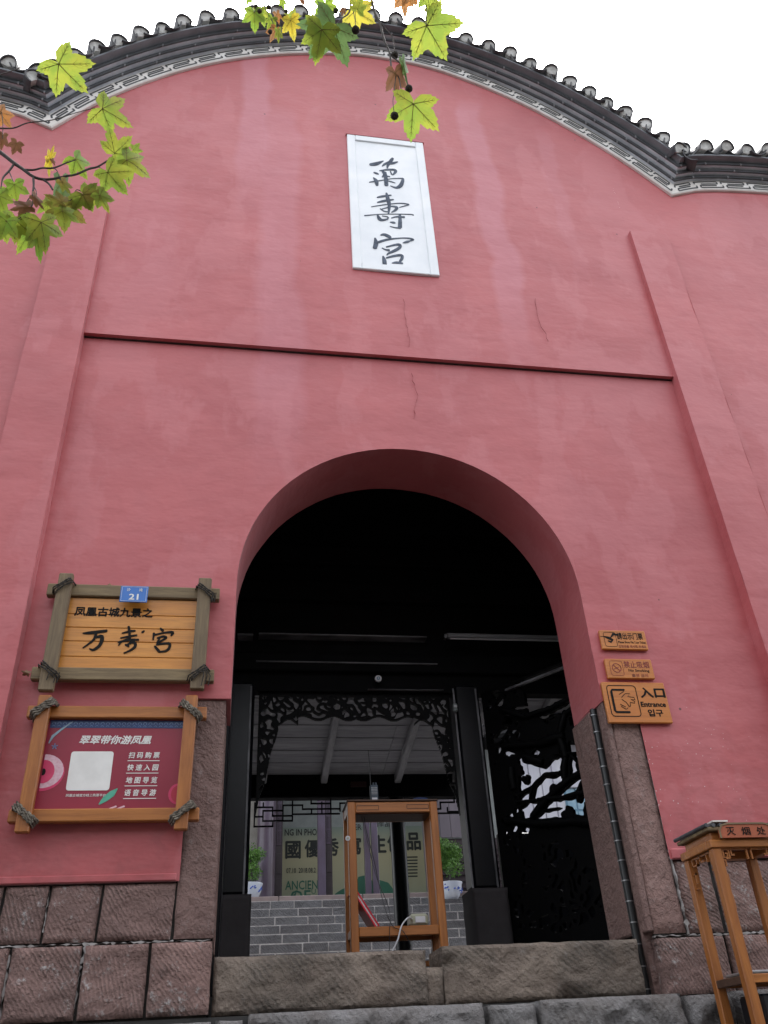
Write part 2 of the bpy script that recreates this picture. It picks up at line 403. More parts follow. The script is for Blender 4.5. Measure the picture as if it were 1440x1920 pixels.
PBL2 = simple('pale_blue_print', (.12, .2, .36), (.09, .15, .3), .35, 12)
PPNK = simple('pink_print', (.62, .05, .14), (.5, .03, .1), .35, 8)
PPALE = simple('pale_pink_print', (.62, .35, .42), (.7, .5, .56), .35, 60)
PTEAL = simple('teal_leaf_print', (.06, .28, .19), (.10, .4, .28), .35, 8)
BLUE = simple('blue_enamel', (.03, .16, .52), (.025, .14, .46), .3, 4)
METAL = simple('dull_steel', (.35, .36, .37), (.25, .25, .26), .4, 20, metal=.7)
BLKP = simple('black_plastic_pipe', (.010, .012, .013), (.018, .019, .02), .35, 12)
WPLAS = simple('white_plastic', (.6, .6, .62), (.55, .55, .57), .4, 5)
CREAM = simple('cream_plastic', (.42, .42, .32), (.36, .36, .27), .5, 5)
GRN = simple('dark_floor_stone', (.04, .038, .036), (.025, .024, .023), .8, 3, .3)
BRK = stone_mat('grey_stair_stone', (.16, .158, .165), (.105, .105, .113), .4, .1, dk=.2)
PURP = simple('purple_lacquered_column', (.125, .10, .145), (.075, .052, .066), .3, 3, .1, stretch=(1, 1, .4))
LEAFD = simple('dark_maroon_door_wood', (.045, .032, .036), (.03, .02, .024), .5, 6, .2)
BNR = None

def banner_mat():
    m, t, b = NT('beige_green_printed_banner')
    g = N(t, 'ShaderNodeNewGeometry').outputs['Position']; sep = N(t, 'ShaderNodeSeparateXYZ'); t.links.new(g, sep.inputs[0])
    f = N(t, 'ShaderNodeMapRange'); f.inputs['From Min'].default_value = 2.6; f.inputs['From Max'].default_value = 4.5
    t.links.new(sep.outputs[2], f.inputs['Value'])
    c = ramp(t, f.outputs[0], [(0., (.24, .34, .27)), (.3, (.42, .42, .28)), (.65, (.50, .46, .28)), (1., (.17, .27, .26))])
    t.links.new(c, b.inputs['Base Color']); b.inputs['Roughness'].default_value = .5
    return m
BNR = banner_mat()

def leaf_mat(name, a, b2, trans=.5, spots=.3):
    m, t, b = NT(name)
    v = coords(t, (1, 1, 1)); f = nz(t, v, 14, 4); f2 = nz(t, v, 40, 3)
    col = mix(t, ramp(t, f, [(.38, 0.), (.62, 1.)]), a, b2)
    col = mix(t, maths(t, 'MULTIPLY', ramp(t, f2, [(.6, 0.), (.72, 1.)]), spots), col, (.22, .10, .02))
    t.links.new(col, b.inputs['Base Color']); b.inputs['Roughness'].default_value = .45
    tr = N(t, 'ShaderNodeBsdfTranslucent'); t.links.new(col, tr.inputs[0])
    mx = N(t, 'ShaderNodeMixShader'); mx.inputs[0].default_value = trans
    out = t.nodes['Material Output']
    t.links.new(b.outputs[0], mx.inputs[1]); t.links.new(tr.outputs[0], mx.inputs[2]); t.links.new(mx.outputs[0], out.inputs[0])
    return m
LM = dict(g=leaf_mat('green_leaf', (.19, .33, .05), (.30, .40, .05)), y=leaf_mat('yellow_green_leaf', (.37, .42, .06), (.24, .35, .055)),
          w=leaf_mat('yellow_leaf', (.62, .50, .05), (.48, .45, .07)), b=leaf_mat('brown_leaf', (.26, .13, .07), (.18, .085, .045), .3, .5),
          d=leaf_mat('dark_olive_leaf', (.20, .26, .04), (.26, .20, .05), .5), t=leaf_mat('blue_green_leaf', (.16, .26, .09), (.12, .22, .07), .35, .1),  # d is a dark olive leaf colour
          o=leaf_mat('orange_dry_leaf', (.5, .22, .06), (.35, .20, .10), .4, .3))
VEIN = simple('leaf_vein', (.16, .14, .03), (.12, .08, .02), .6, 20)
TWIG = simple('dark_twig_bark', (.035, .03, .028), (.07, .06, .055), .8, 40, .4)
BALL = simple('brown_seed_ball', (.045, .035, .022), (.02, .016, .012), .95, 120, 1.0, bscale=260)

# ------------------------------------------------------------------ ground and terrace
def sheet(name, x0, x1, y0, y1, z, m):
    o = MB().add([(x0, y0, z), (x1, y0, z), (x1, y1, z), (x0, y1, z)], [(0, 1, 2, 3)]).build(name, m); o['kind'] = 'structure'; return o
GZ = -1.56
sheet('ground', -300, 300, -300, 300, GZ-.004, simple('paving_ground', (.035, .032, .03), (.022, .021, .02), .85, 2, .3))
b = MB().box((-6, -2.2, GZ), (9, -.02, -.12)).box((-6, .02, GZ), (9, 7.0, .29))
b.build('terrace', GRN)['kind'] = 'structure'
stp = MB()
for i in range(8):
    stp.box((-6, -2.2-.3*(8-i), GZ), (9, -2.2-.3*(7-i), GZ+.16*(i+1)), .01)
stp.build('steps', GRN)['kind'] = 'structure'
b = MB().box((-2.5, .58, .293), (6.6, 6.9, .42)); b.build('hall_floor', simple('hall_floor_stone', (.09, .085, .08), (.06, .056, .054), .7, 3))['kind'] = 'structure'

HW = simple('grey_brown_house_wall', (.10, .085, .07), (.06, .05, .045), .85, 2); HR = simple('dark_tiled_roof', (.04, .042, .045), (.025, .025, .028), .8, 5)
HG = simple('dark_window_glass', (.02, .025, .03), None, .15); HT = simple('dark_house_timber', (.05, .03, .02), (.03, .02, .015), .6, 6)
for (hx, hw_, hh, lab) in ((-16, 11.5, 8.2, 'tall grey brown house at the left end of an unseen row added to block low sky'), (-4, 11.5, 7.2, 'lower grey brown house in the middle of an unseen row added to block low sky'), (8, 15.5, 8.8, 'broad grey brown house at the right end of an unseen row added to block low sky')):  # unseen row added behind the camera to keep low sky light off the arch
    ho = thing('sky_block_house', (hx+hw_/2, -15.5, GZ), lab, 'house', 'unseen houses added opposite the gate to block low sky light')
    MB().box((hx, -20, GZ), (hx+hw_, -14.5, GZ+hh), .03).build('house_wall', HW, ho)
    rf_ = MB().add([(hx-.4, -13.7, GZ+hh-.1), (hx+hw_+.4, -13.7, GZ+hh-.1), (hx+hw_+.4, -17.2, GZ+hh+2.2), (hx-.4, -17.2, GZ+hh+2.2), (hx+hw_+.4, -20.8, GZ+hh-.1), (hx-.4, -20.8, GZ+hh-.1)], [(0, 1, 2, 3), (3, 2, 4, 5), (0, 5, 4, 1), (0, 3, 5), (1, 4, 2)]).build('house_roof', HR, ho)
    nw = int(hw_/2.6)
    for k in range(nw):
        for lv in (0, 1):
            wx = hx+1.0+k*2.6; wz = GZ+1.0+lv*3.2
            fr_ = MB().box((wx, -14.49, wz), (wx+1.3, -14.42, wz+1.6), .01).build('window', HT, ho)
            MB().box((wx+.08, -14.415, wz+.08), (wx+1.22, -14.40, wz+1.52)).build('pane', HG, fr_)

# ------------------------------------------------------------------ the red gate wall
ARC, ARR, SPZ = 1.1875, 1.2425, 2.865        # arch centre, radius, springing
CURVE = [(-2.02, 7.70), (-1.64, 8.25), (-1.115, 8.80), (-.59, 9.205), (-.14, 9.445), (.331, 9.62), (.818, 9.73), (1.2, 9.762), (1.814, 9.69), (2.425, 9.44), (3.012, 9.08), (3.567, 8.615), (3.984, 8.195), (4.365, 7.735)]
RSH = [(4.365, 7.735), (4.6, 7.84), (4.87, 7.905), (5.25, 7.955), (5.7, 7.98), (6.3, 7.93), (7.1, 7.7), (8.2, 7.2)]
LSH = [(-5.9, 7.1), (-4.8, 7.66), (-4.0, 7.90), (-3.3, 7.97), (-2.75, 7.95), (-2.4, 7.88), (-2.2, 7.80), (-2.02, 7.70)]
def catmull(P, n):
    out = []
    for i in range(len(P)-1):
        p0 = P[max(i-1, 0)]; p1 = P[i]; p2 = P[i+1]; p3 = P[min(i+2, len(P)-1)]
        for k in range(n):
            t = k/n
            out.append(tuple(.5*((2*p1[j])+(-p0[j]+p2[j])*t+(2*p0[j]-5*p1[j]+4*p2[j]-p3[j])*t*t+(-p0[j]+3*p1[j]-3*p2[j]+p3[j])*t**3) for j in range(len(p1))))
    out.append(tuple(P[-1])); return out
cL, cM, cR = catmull(LSH, 5), catmull(CURVE, 6), catmull(RSH, 5)
CR = .30
cL = [p for p in cL[:-1] if math.hypot(p[0]-cL[-1][0], p[1]-cL[-1][1]) > CR]+[cL[-1]]
cM = [cM[0]]+[p for p in cM[1:-1] if min(math.hypot(p[0]-c[0], p[1]-c[1]) for c in (cM[0], cM[-1])) > CR]+[cM[-1]]
cR = [cR[0]]+[p for p in cR[1:] if math.hypot(p[0]-cR[0][0], p[1]-cR[0][1]) > CR]
PATH = cL[:-1]+cM[:-1]+cR
def ztop(x):
    for a, c in zip(PATH, PATH[1:]):
        if a[0] <= x <= c[0]: return a[1]+(c[1]-a[1])*(x-a[0])/(c[0]-a[0])
    return PATH[0][1] if x < 0 else PATH[-1][1]

wall = thing('temple_gate_wall', (1.19, 0, GZ), 'tall red plastered temple gate wall with curved tiled top and round arched doorway', 'gate wall')
def und(x, z): return .007*noise.noise((x*1.3, z*2.2, 3.1))+.0035*noise.noise((x*3.7, z*6.5, 8.4))
def frange(a, b_, st):
    n = max(1, int(math.ceil((b_-a)/st))); return [a+(b_-a)*i/n for i in range(n+1)]
def patch(mb, xs, zlo, zhi, Y, dz=.12):
    nzr = 2
    for x in xs: nzr = max(nzr, int((zhi(x)-zlo(x))/dz))
    vs = []
    for x in xs:
        a, c = zlo(x), zhi(x)
        for j in range(nzr+1):
            z = a+(c-a)*j/nzr; e = min(1, min(j, nzr-j)/2.0); vs.append((x, Y+und(x, z)*e, z))
    n = nzr+1
    mb.add(vs, [(i*n+j, (i+1)*n+j, (i+1)*n+j+1, i*n+j+1) for i in range(len(xs)-1) for j in range(nzr)])
LEDGE = 5.067; PLX0, PLX1, PRX0, PRX1 = -1.363, -1.765, 3.705, 4.105
mb = MB()
patch(mb, frange(-1.37, -.287, .1), lambda x: .955, lambda x: LEDGE+.02, 0)
patch(mb, frange(-.287, -.055, .1), lambda x: 2.04, lambda x: LEDGE+.02, 0)
arx = [ARC-ARR*math.cos(math.pi*i/40) for i in range(41)]
patch(mb, arx, lambda x: SPZ+math.sqrt(max(0, ARR**2-(x-ARC)**2)), lambda x: LEDGE+.02, 0)
patch(mb, frange(2.43, 2.667, .1), lambda x: 2.05, lambda x: LEDGE+.02, 0)
patch(mb, frange(2.667, 3.71, .1), lambda x: 1.015, lambda x: LEDGE+.02, 0)
# reveal of the arch and its straight sides
prof = [(-.055, 2.04)]+[(x, SPZ+math.sqrt(max(0, ARR**2-(x-ARC)**2))) for x in arx]+[(2.43, 2.05)]
vs = []
ys = [0, .015, .14, .28, .42, .55]
for (x, z) in prof:
    for j, y in enumerate(ys):
        dx, dz2 = x-ARC, z-SPZ
        L = math.hypot(dx, max(dz2, 0)) or 1
        k = und(x*2+y*3, z+y*4)*.7 if 0 < j else 0
        vs.append((x+(dx/L)*k, y, z+(max(dz2, 0)/L)*k))
n = len(ys)
mb.add(vs, [(i*n+j, i*n+j+1, (i+1)*n+j+1, (i+1)*n+j) for i in range(len(prof)-1) for j in range(n-1)])
# undersides where the plaster stops above the jamb stones
mb.box((-.30, .0, 2.025), (-.055, .5, 2.04)); mb.box((2.43, .0, 2.035), (2.68, .5, 2.05))
mb.build('lower_wall', PL, wall, smooth=30)
mb = MB()
patch(mb, frange(PLX0, PRX0, .1), lambda x: LEDGE, lambda x: ztop(x)+.05, -.05)
mb.box((PLX0, -.049, LEDGE), (PRX0, .02, LEDGE+.004))
mb.build('upper_wall', PL, wall, smooth=30)
for (xa, xb, zb) in ((-5.9, PLX0, .955), (PRX0, 8.2, 1.015)):
    mb = MB(); patch(mb, frange(xa, xb, .12), lambda x: zb, lambda x: ztop(x)+.05, -.05); mb.build('side_wall', PL, wall, smooth=30)
# backing mass of the wall (never coplanar with the skin)
mb = MB()
mb.box((-5.9, .06, .2), (-.09, .54, 7.0)); mb.box((2.46, .22, .2), (8.2, .54, 7.0)); mb.box((-1.5, .02, 4.2), (3.9, .54, 7.2))
px_ = frange(-5.9, 8.2, .15)
for a, c in zip(px_, px_[1:]): mb.add([(a, .5, 6.5), (c, .5, 6.5), (c, .5, ztop(c)+.2), (a, .5, ztop(a)+.2)], [(0, 1, 2, 3)])
ar2 = [(ARC-(ARR+.02)*math.cos(math.pi*i/24), SPZ+(ARR+.02)*math.sin(math.pi*i/24)) for i in range(25)]
for a, c in zip(ar2, ar2[1:]): mb.add([(a[0], .53, a[1]), (c[0], .53, c[1]), (c[0], .53, 4.3), (a[0], .53, 4.3)], [(0, 1, 2, 3)])
mb.build('wall_core', BLACKM, wall)
# pilasters
def pilaster(x0, x1, z0, z1):
    mb = MB(); zs = frange(z0, z1, .14); xs = frange(x0, x1, .1); Y = -.1
    wob = [.004*noise.noise((x0*3, z*1.3, 1)) for z in zs]
    patch(mb, xs, lambda x: z0, lambda x: z1, Y)
    for X, o in ((x0, 0), (x1, 1)):
        vs = []
        for i, z in enumerate(zs): vs += [(X, Y, z), (X, Y+.012, z), (X+(wob[i]), Y+.06, z), (X+wob[i], .03, z)]
        mb.add(vs, [(i*4+j, i*4+j+1, i*4+j+5, i*4+j+4) for i in range(len(zs)-1) for j in range(3)])
    mb.add([(x0, Y, z1), (x1, Y, z1), (x1, .03, z1), (x0, .03, z1)], [(0, 1, 2, 3)])
    return mb.build('pilaster', PL, wall, smooth=30)
pilaster(PLX1, PLX0, .955, 6.62); pilaster(PRX0, PRX1, 1.015, 7.02)
# thin plaster lips at the foot of the red paint
MB().box((-5.9, -.012, .955), (-.302, .05, .995), .006).build('plaster_lip', PL, wall)
MB().box((2.682, -.012, 1.015), (8.2, .05, 1.075), .006).build('plaster_lip', PL, wall)
# cracks and the taped patch
def crack(pts, w_=.004, Y=-.053):
    P = []
    for a, c in zip(pts, pts[1:]):
        for k in range(6): 
            t = k/6; P.append((a[0]+(c[0]-a[0])*t+rnd.uniform(-.012, .012), a[1]+(c[1]-a[1])*t+rnd.uniform(-.01, .01)))
    P.append(pts[-1])
    MB().ribbon([Vector(p) for p in P], [w_*rnd.choice((.15, .3, .5, .9)) for _ in P], Y-.001, Y+.004).build('crack', simple('crack_line', (.34, .072, .078), (.27, .055, .06), .9, 20), wall)
P_ = lambda L, Y: [(at(x, y, Y).x, at(x, y, Y).z) for x, y in L]
crack(P_([(757, 560), (762, 600), (767, 650)], -.058), .0022, -.060)
crack(P_([(770, 700), (783, 740), (776, 785)], -.008), .0025, -.010)
crack(P_([(1003, 560), (1010, 600), (1028, 640)], -.058), .0028, -.060)
# dark line of the ledge: its shade painted as a thin dark strip under the upper wall
MB().box((PLX0, -.012, LEDGE-.010), (PRX0, .01, LEDGE-.001)).build('ledge_shadow_strip', simple('painted_ledge_shadow', (.02, .012, .012), (.05, .03, .03), .9, 15), wall)

# ------------------------------------------------------------------ cornice swept along the curved top
def normals(P):
    out = []
    for i in range(len(P)):
        def sn(a, c):
            d = Vector((c[0]-a[0], c[1]-a[1])).normalized(); return Vector((-d.y, d.x))
        if i == 0: nn = sn(P[0], P[1]); k = 1
        elif i == len(P)-1: nn = sn(P[-2], P[-1]); k = 1
        else:
            n1, n2 = sn(P[i-1], P[i]), sn(P[i], P[i+1]); nn = (n1+n2).normalized(); k = 1/max(.4, nn.dot(n1))
        out.append(nn*k)
    return out
NRM = normals(PATH)
def sweep(profile, name, m, smooth=False):
    mb = MB(); vs = []; K = len(profile)
    for p, nn in zip(PATH, NRM):
        for (o, y) in profile: vs.append((p[0]+nn.x*o, y, p[1]+nn.y*o))
    mb.add(vs, [(i*K+j, i*K+(j+1) % K, (i+1)*K+(j+1) % K, (i+1)*K+j) for i in range(len(PATH)-1) for j in range(K)])
    return mb.build(name, m, wall, smooth=smooth)
sweep([(0, -.03), (0, -.075), (.012, -.085), (.155, -.085), (.155, -.03)], 'limewashed_band', BAND)
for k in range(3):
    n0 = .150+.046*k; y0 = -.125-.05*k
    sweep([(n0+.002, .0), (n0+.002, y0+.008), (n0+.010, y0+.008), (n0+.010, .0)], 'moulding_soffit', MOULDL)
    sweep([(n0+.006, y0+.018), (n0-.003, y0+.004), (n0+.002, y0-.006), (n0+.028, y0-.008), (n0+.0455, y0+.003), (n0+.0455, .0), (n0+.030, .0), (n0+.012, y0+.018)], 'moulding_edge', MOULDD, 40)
sweep([(.289, .30), (.289, -.27), (.296, -.30), (.318, -.30), (.33, .30)], 'eave_board', MOULD, 40)
# arc-length table
SL = [0.0]
for a, c in zip(PATH, PATH[1:]): SL.append(SL[-1]+math.hypot(c[0]-a[0], c[1]-a[1]))
def onpath(s_):
    s_ = min(max(s_, 0), SL[-1]-1e-6)
    for i in range(len(SL)-1):
        if SL[i] <= s_ <= SL[i+1]:
            t = (s_-SL[i])/(SL[i+1]-SL[i]); p = Vector(PATH[i]).lerp(Vector(PATH[i+1]), t); nn = NRM[i].lerp(NRM[i+1], t)
            d = (Vector(PATH[i+1])-Vector(PATH[i])).normalized(); return p, nn, d
sA = SL[len(cL)-1]; sB = SL[len(cL)-1+len(cM)-1]
# painted key fret
mb = MB(); H1 = [(.05, .60), (.05, .86), (.90, .86), (.90, .60), (.28, .60)]
for (s0, s1) in ((0, sA), (sA, sB), (sB, SL[-1])):
    cnt = int((s1-s0-.06)/.31); pit = (s1-s0-.06)/cnt
    for q in range(cnt):
        for flip in (0, 1):
            P = []
            pts = H1 if not flip else [(1.12-u, 1-v_) for u, v_ in H1]
            for a, c in zip(pts, pts[1:]):
                for kk in range(4): P.append((a[0]+(c[0]-a[0])*kk/4, a[1]+(c[1]-a[1])*kk/4))
            P.append(pts[-1]); W = []
            for u, v_ in P:
                p, nn, d = onpath(min(max(s0+.03+(q+u-.05)*pit, s0+.01), s1-.01)); W.append(p+nn*(.016+.132*v_))
            n = len(W); vs = []
            for i in range(n):
                tt = W[min(i+1, n-1)]-W[max(i-1, 0)]; tt = tt.normalized() if tt.length else Vector((1, 0)); q2 = Vector((-tt.y, tt.x))*.0095
                vs += [(W[i].x+q2.x, -.0875, W[i].y+q2.y), (W[i].x-q2.x, -.0875, W[i].y-q2.y)]
            mb.add(vs, [(2*i, 2*i+1, 2*i+3, 2*i+2) for i in range(n-1)])
mb.build('painted_key_fret', FRET, wall)
# small iron clips on the mouldings
mb = MB(); s_ = .15
while s_ < SL[-1]:
    for k in range(3):
        p, nn, d = onpath(s_+.07*k); o0 = .150+.046*k; y0 = -.127-.05*k
        q = p+nn*(o0+.002); mb.box((q.x-.007, y0-.012, q.y-.012), (q.x+.007, y0+.01, q.y+.02))
    s_ += .42
mb.build('iron_clip', METAL, wall)['kind'] = 'stuff'
# roof tiles: arched cover tiles with mortar plugs, drooping pan tiles between them
def arch_shell(r, th, L, a0, a1, n, up):
    mb = MB(); vs = []
    for i in range(n+1):
        a = a0+(a1-a0)*i/n
        for rr in (r, r-th):
            for y in (0, L): vs.append((rr*math.cos(a), y, rr*math.sin(a)*up))
    fs = []
    for i in range(n):
        a, c = i*4, i*4+4
        fs += [(a, c, c+1, a+1), (a+2, a+3, c+3, c+2), (a, a+2, c+2, c), (a+1, c+1, c+3, a+3)]
    fs += [(0, 1, 3, 2), (n*4, n*4+2, n*4+3, n*4+1)]
    return mb.add(vs, fs)
cov0 = arch_shell(.090, .013, .62, rad(-8), rad(188), 12, 1.15).build('cover_tile', TILE, smooth=40)
plug_mb = MB(); pv = [(.077*math.cos(math.pi*i/12), .012+rnd.uniform(0, .01), .077*math.sin(math.pi*i/12)*1.15) for i in range(13)]
pv += [(-.03, .02, -.012), (0, .022, -.022), (.035, .018, -.008)]
plug_mb.add(pv+[(x, .2, z) for x, y, z in pv], [tuple(range(16)), tuple(range(16, 32))[::-1]]+[(i, (i+1) % 16, (i+1) % 16+16, i+16) for i in range(16)])
plug0 = plug_mb.build('mortar_plug', PLUG)
pan0 = arch_shell(.115, .013, .66, rad(205), rad(335), 9, .9).build('pan_tile', TILE, smooth=40)
first = True; s_ = .12
while s_ < SL[-1]-.05:
    if min(abs(s_-sA), abs(s_-sB)) < .25: s_ += .02; continue
    p, nn, d = onpath(s_); nn = Vector((-d.y, d.x))
    ang = math.atan2(d.y, d.x)
    def place(o, off, y, ds=0, roll=0.0):
        q = p+nn*off+d*ds
        M = Matrix.Translation((q.x, y, q.y)) @ Matrix.Rotation(-ang+roll, 4, 'Y') @ Matrix.Rotation(rad(24+rnd.uniform(-3, 3)), 4, 'X')
        M = Matrix.Translation(-worldloc(wall)) @ M
        o.matrix_local = M
    jit = rnd.uniform(-.016, .016); rl = rad(rnd.uniform(-7, 7))
    if first: co, po = cov0, pan0; pg = plug0
    else: co, po, pg = linkcopy(cov0), linkcopy(pan0), linkcopy(plug0)
    co.parent = wall; po.parent = wall; pg.parent = co
    place(co, .362+jit, -.335+rnd.uniform(-.015, .015), 0, rl); pg.matrix_local = Matrix.Identity(4)
    place(po, .405+jit*.5, -.362+rnd.uniform(-.018, .018), .12, rl)
    first = False
    s_ += .243*rnd.uniform(.97, 1.03)
# solid roof body under the tiles
sweep([(.30, -.26), (.335, -.28), (.335, .45), (.30, .45)], 'roof_bed', TILE)
# ridge with little upturned tile ends behind the right shoulder
mb = MB(); rp = [(4.75+.13*i, .25, 8.36+.10*math.sin(i*.12)) for i in range(22)]
mb.tube(rp, .035, 8)
for i in range(0, 22, 3):
    x, y, z = rp[i]; mb.tube([(x-.04, y-.05, z+.01), (x+.03, y-.03, z+.08), (x+.08, y, z+.12)], [.05, .035, .02], 7)
mb.build('rear_ridge', TILE, wall, smooth=50)

# ------------------------------------------------------------------ stones
def block(x0, x1, z0, z1, y0, y1, m, name='stone_block', amp=.012, rnd_c=.018, seed=0, parent=wall, skew=0.0, chips=()):
    nx = max(6, int((x1-x0)/.022)); nzz = max(6, int((z1-z0)/.022)); nx = min(nx, 56); nzz = min(nzz, 50)
    vs = []
    for j in range(nzz+1):
        for i in range(nx+1):
            u, v_ = i/nx, j/nzz
            x = x0+(x1-x0)*u+skew*(v_-.5); z = z0+(z1-z0)*v_
            ex = min(u, 1-u)*(x1-x0); ez = min(v_, 1-v_)*(z1-z0); e = min(ex, ez)
            rr = max(0, 1-e/rnd_c) if e < rnd_c else 0
            y = y0+rr*rr*rnd_c*.9+amp*noise.fractal((x*6+seed, z*8, seed*3.1), .8, 2.1, 4)+amp*.7*abs(noise.noise((x*3+seed, z*5, 9)))
            if i in (0, nx): x += (.003 if i == 0 else -.003)*(1+noise.noise((z*12, seed, 1)))
            if j in (0, nzz): z += (.003 if j == 0 else -.003)*(1+noise.noise((x*12, seed, 5)))
            for (cx_, cz_, r_) in chips:
                dd = math.hypot(x-cx_, (z-cz_)*1.3)
                if dd < r_: y += .05*(1-dd/r_)
            vs.append((x, y, z))
    w_ = nx+1
    fs = [(j*w_+i, j*w_+i+1, (j+1)*w_+i+1, (j+1)*w_+i) for j in range(nzz) for i in range(nx)]
    rim = [i for i in range(w_)]+[j*w_+nx for j in range(1, nzz+1)]+[nzz*w_+i for i in range(nx-1, -1, -1)]+[j*w_ for j in range(nzz-1, 0, -1)]
    b0 = len(vs); vs += [(vs[i][0], y1, vs[i][2]) for i in rim]; R_ = len(rim)
    fs += [(rim[(k+1) % R_], rim[k], b0+k, b0+(k+1) % R_) for k in range(R_)]+[tuple(range(b0, b0+R_))[::-1]]
    return MB().add(vs, fs).build(name, m, parent, smooth=50)
sx = lambda px, z, Y=0: None
# left base, upper course (under the red) and lower course
for i, (a, c) in enumerate([(-2.6, -2.1), (-2.09, -1.66), (-1.65, -1.215), (-1.208, -.978), (-.972, -.70), (-.694, -.303)]):
    block(a, c-.003, .662, .950, .0, .3, SAND, seed=i+1, skew=.01)
for i, (a, c) in enumerate([(-2.7, -2.2), (-2.18, -1.7), (-1.69, -1.125), (-1.117, -.760), (-.75, -.415), (-.407, -.082)]):
    block(a, c-.003, .30, .648, -.01, .3, SAND, seed=i+11, amp=.016)
block(-.299, -.080, .662, 2.024, .012, .52, JAMB, 'jamb_stone', seed=31, amp=.007, rnd_c=.012)
block(2.475, 2.679, .605, 2.034, .012, .10, JAMB, 'jamb_stone', seed=33, amp=.010, rnd_c=.014)
MB().box((2.405, .205, .62), (2.47, .545, 2.034), .012).build('jamb_stone', JAMB, wall)
MB().box((2.432, .014, .62), (2.474, .10, 2.034), .006).build('jamb_stone', JAMB, wall)
MB().box((2.44, .10, .28), (2.66, .205, 2.034)).build('jamb_stone', JAMB, wall)
MB().box((-.083, .30, .62), (-.079, .545, 2.02)).build('jamb_stone', JAMB, wall)
# right base
for i, (a, c) in enumerate([(2.69, 2.93), (2.945, 3.35), (3.365, 3.8), (3.81, 4.3), (4.31, 4.8)]):
    block(a, c-.003, .60, 1.008, .01, .3, SAND, seed=i+41)
for i, (a, c) in enumerate([(2.475, 2.90), (2.915, 3.3), (3.31, 3.75), (3.76, 4.2), (4.21, 4.8)]):
    block(a, c-.003, .285, .585, -.01, .3, SAND, seed=i+51, amp=.016)
# lime in the joints, dark behind
MB().box((-3, .035, .2), (-.10, .055, 1.0)).build('joint_backing', DARKGAP, wall)
MB().box((2.48, .035, .2), (5, .055, 1.04)).build('joint_backing', DARKGAP, wall)
mb = MB()
def lime(x0, z0, x1, z1, t_=.008, Y=.026):
    n = max(3, int(math.hypot(x1-x0, z1-z0)/.018)); pts = []; ws = []
    for i in range(n+1):
        u = i/n; pts.append(Vector((x0+(x1-x0)*u+rnd.uniform(-.004, .004), z0+(z1-z0)*u+rnd.uniform(-.004, .004)))); ws.append(t_*rnd.choice((.0, .0, .2, .45, .7, 1., 1.5)))
    mb.ribbon(pts, ws, Y-.008, Y+.02)
lime(-1.3, .655, -.30, .656, .012); lime(-.28, .655, -.10, .653, .010); lime(-1.125, .33, -1.125, .62, .016); lime(-.98, .72, -.975, .93, .006)
lime(-.768, .31, -.762, .55, .012); lime(-.76, .56, -.74, .65, .02); lime(2.47, .594, 2.68, .596, .016); lime(2.685, .60, 2.686, .74, .022, .01); lime(2.684, .72, 2.681, 1.7, .006, .01)
lime(2.69, .592, 3.2, .594, .012); lime(-.304, .96, -.302, 1.3, .005)
mb.build('lime_pointing', MORTAR, wall, smooth=60)

thr = thing('door_threshold', (1.19, .05, .3), 'two long chiselled stone blocks forming the raised threshold across the doorway, notched in the middle', 'threshold')
block(-.075, 1.105, .292, .575, .03, .42, GREYS, 'threshold_stone', seed=61, amp=.018, rnd_c=.026, parent=thr, chips=((1.08, .52, .10),))
block(1.19, 2.365, .292, .588, .02, .42, GREYS, 'threshold_stone', seed=62, amp=.018, rnd_c=.024, parent=thr, chips=((1.9, .31, .09), (1.22, .50, .06)))
block(1.085, 1.20, .292, .485, .05, .40, GREYS, 'threshold_stone', seed=63, amp=.012, parent=thr)
stepx = [(-1.9, -1.35), (-1.33, -.75), (-.74, -.36), (-.345, -.06), (-.05, .10), (.115, 1.33), (1.345, 1.62), (1.63, 2.43), (2.44, 2.72), (2.74, 3.3)]
step = thing('entrance_step', (1.2, -.15, -.12), 'worn grey stone slab step running in front of the doorway threshold', 'step')
for i, (a, c) in enumerate(stepx):
    big = a >= .1
    block(a, c-.008, .06, (.285 if big else .268)-(.012 if i in (6, 8) else 0), (-.28 if big else -.12)+rnd.uniform(-.02, .02), .03 if not big else .01, SLAB, 'step_slab', seed=71+i, amp=.034, rnd_c=.045, parent=step)
for i, (a, c) in enumerate([(-2.2, -1.3), (-1.29, -.4), (-.39, .5), (.51, 1.3), (1.31, 2.2), (2.21, 3.2), (3.21, 4.1)]):
    block(a, c-.008, -.125, .05, -.30, .01, SLAB, 'step_slab', seed=91+i, amp=.012, parent=step)

# black pipe down the right jamb
pipe = thing('black_cable_pipe', (2.43, .12, .29), 'black segmented pipe running down the groove in the right door jamb', 'pipe')
mb = MB().tube([(2.415, .15, .27), (2.418, .15, 1.2), (2.42, .15, 2.03)], .024, 10); mb.build('pipe_run', BLKP, pipe, smooth=60)
for i in range(15):
    z = .33+i*.118
    ring = MB().tube([(2.4155, .15, z), (2.4155, .15, z+.006)], .0262, 10).build('pipe_ring', METAL, pipe, smooth=60)

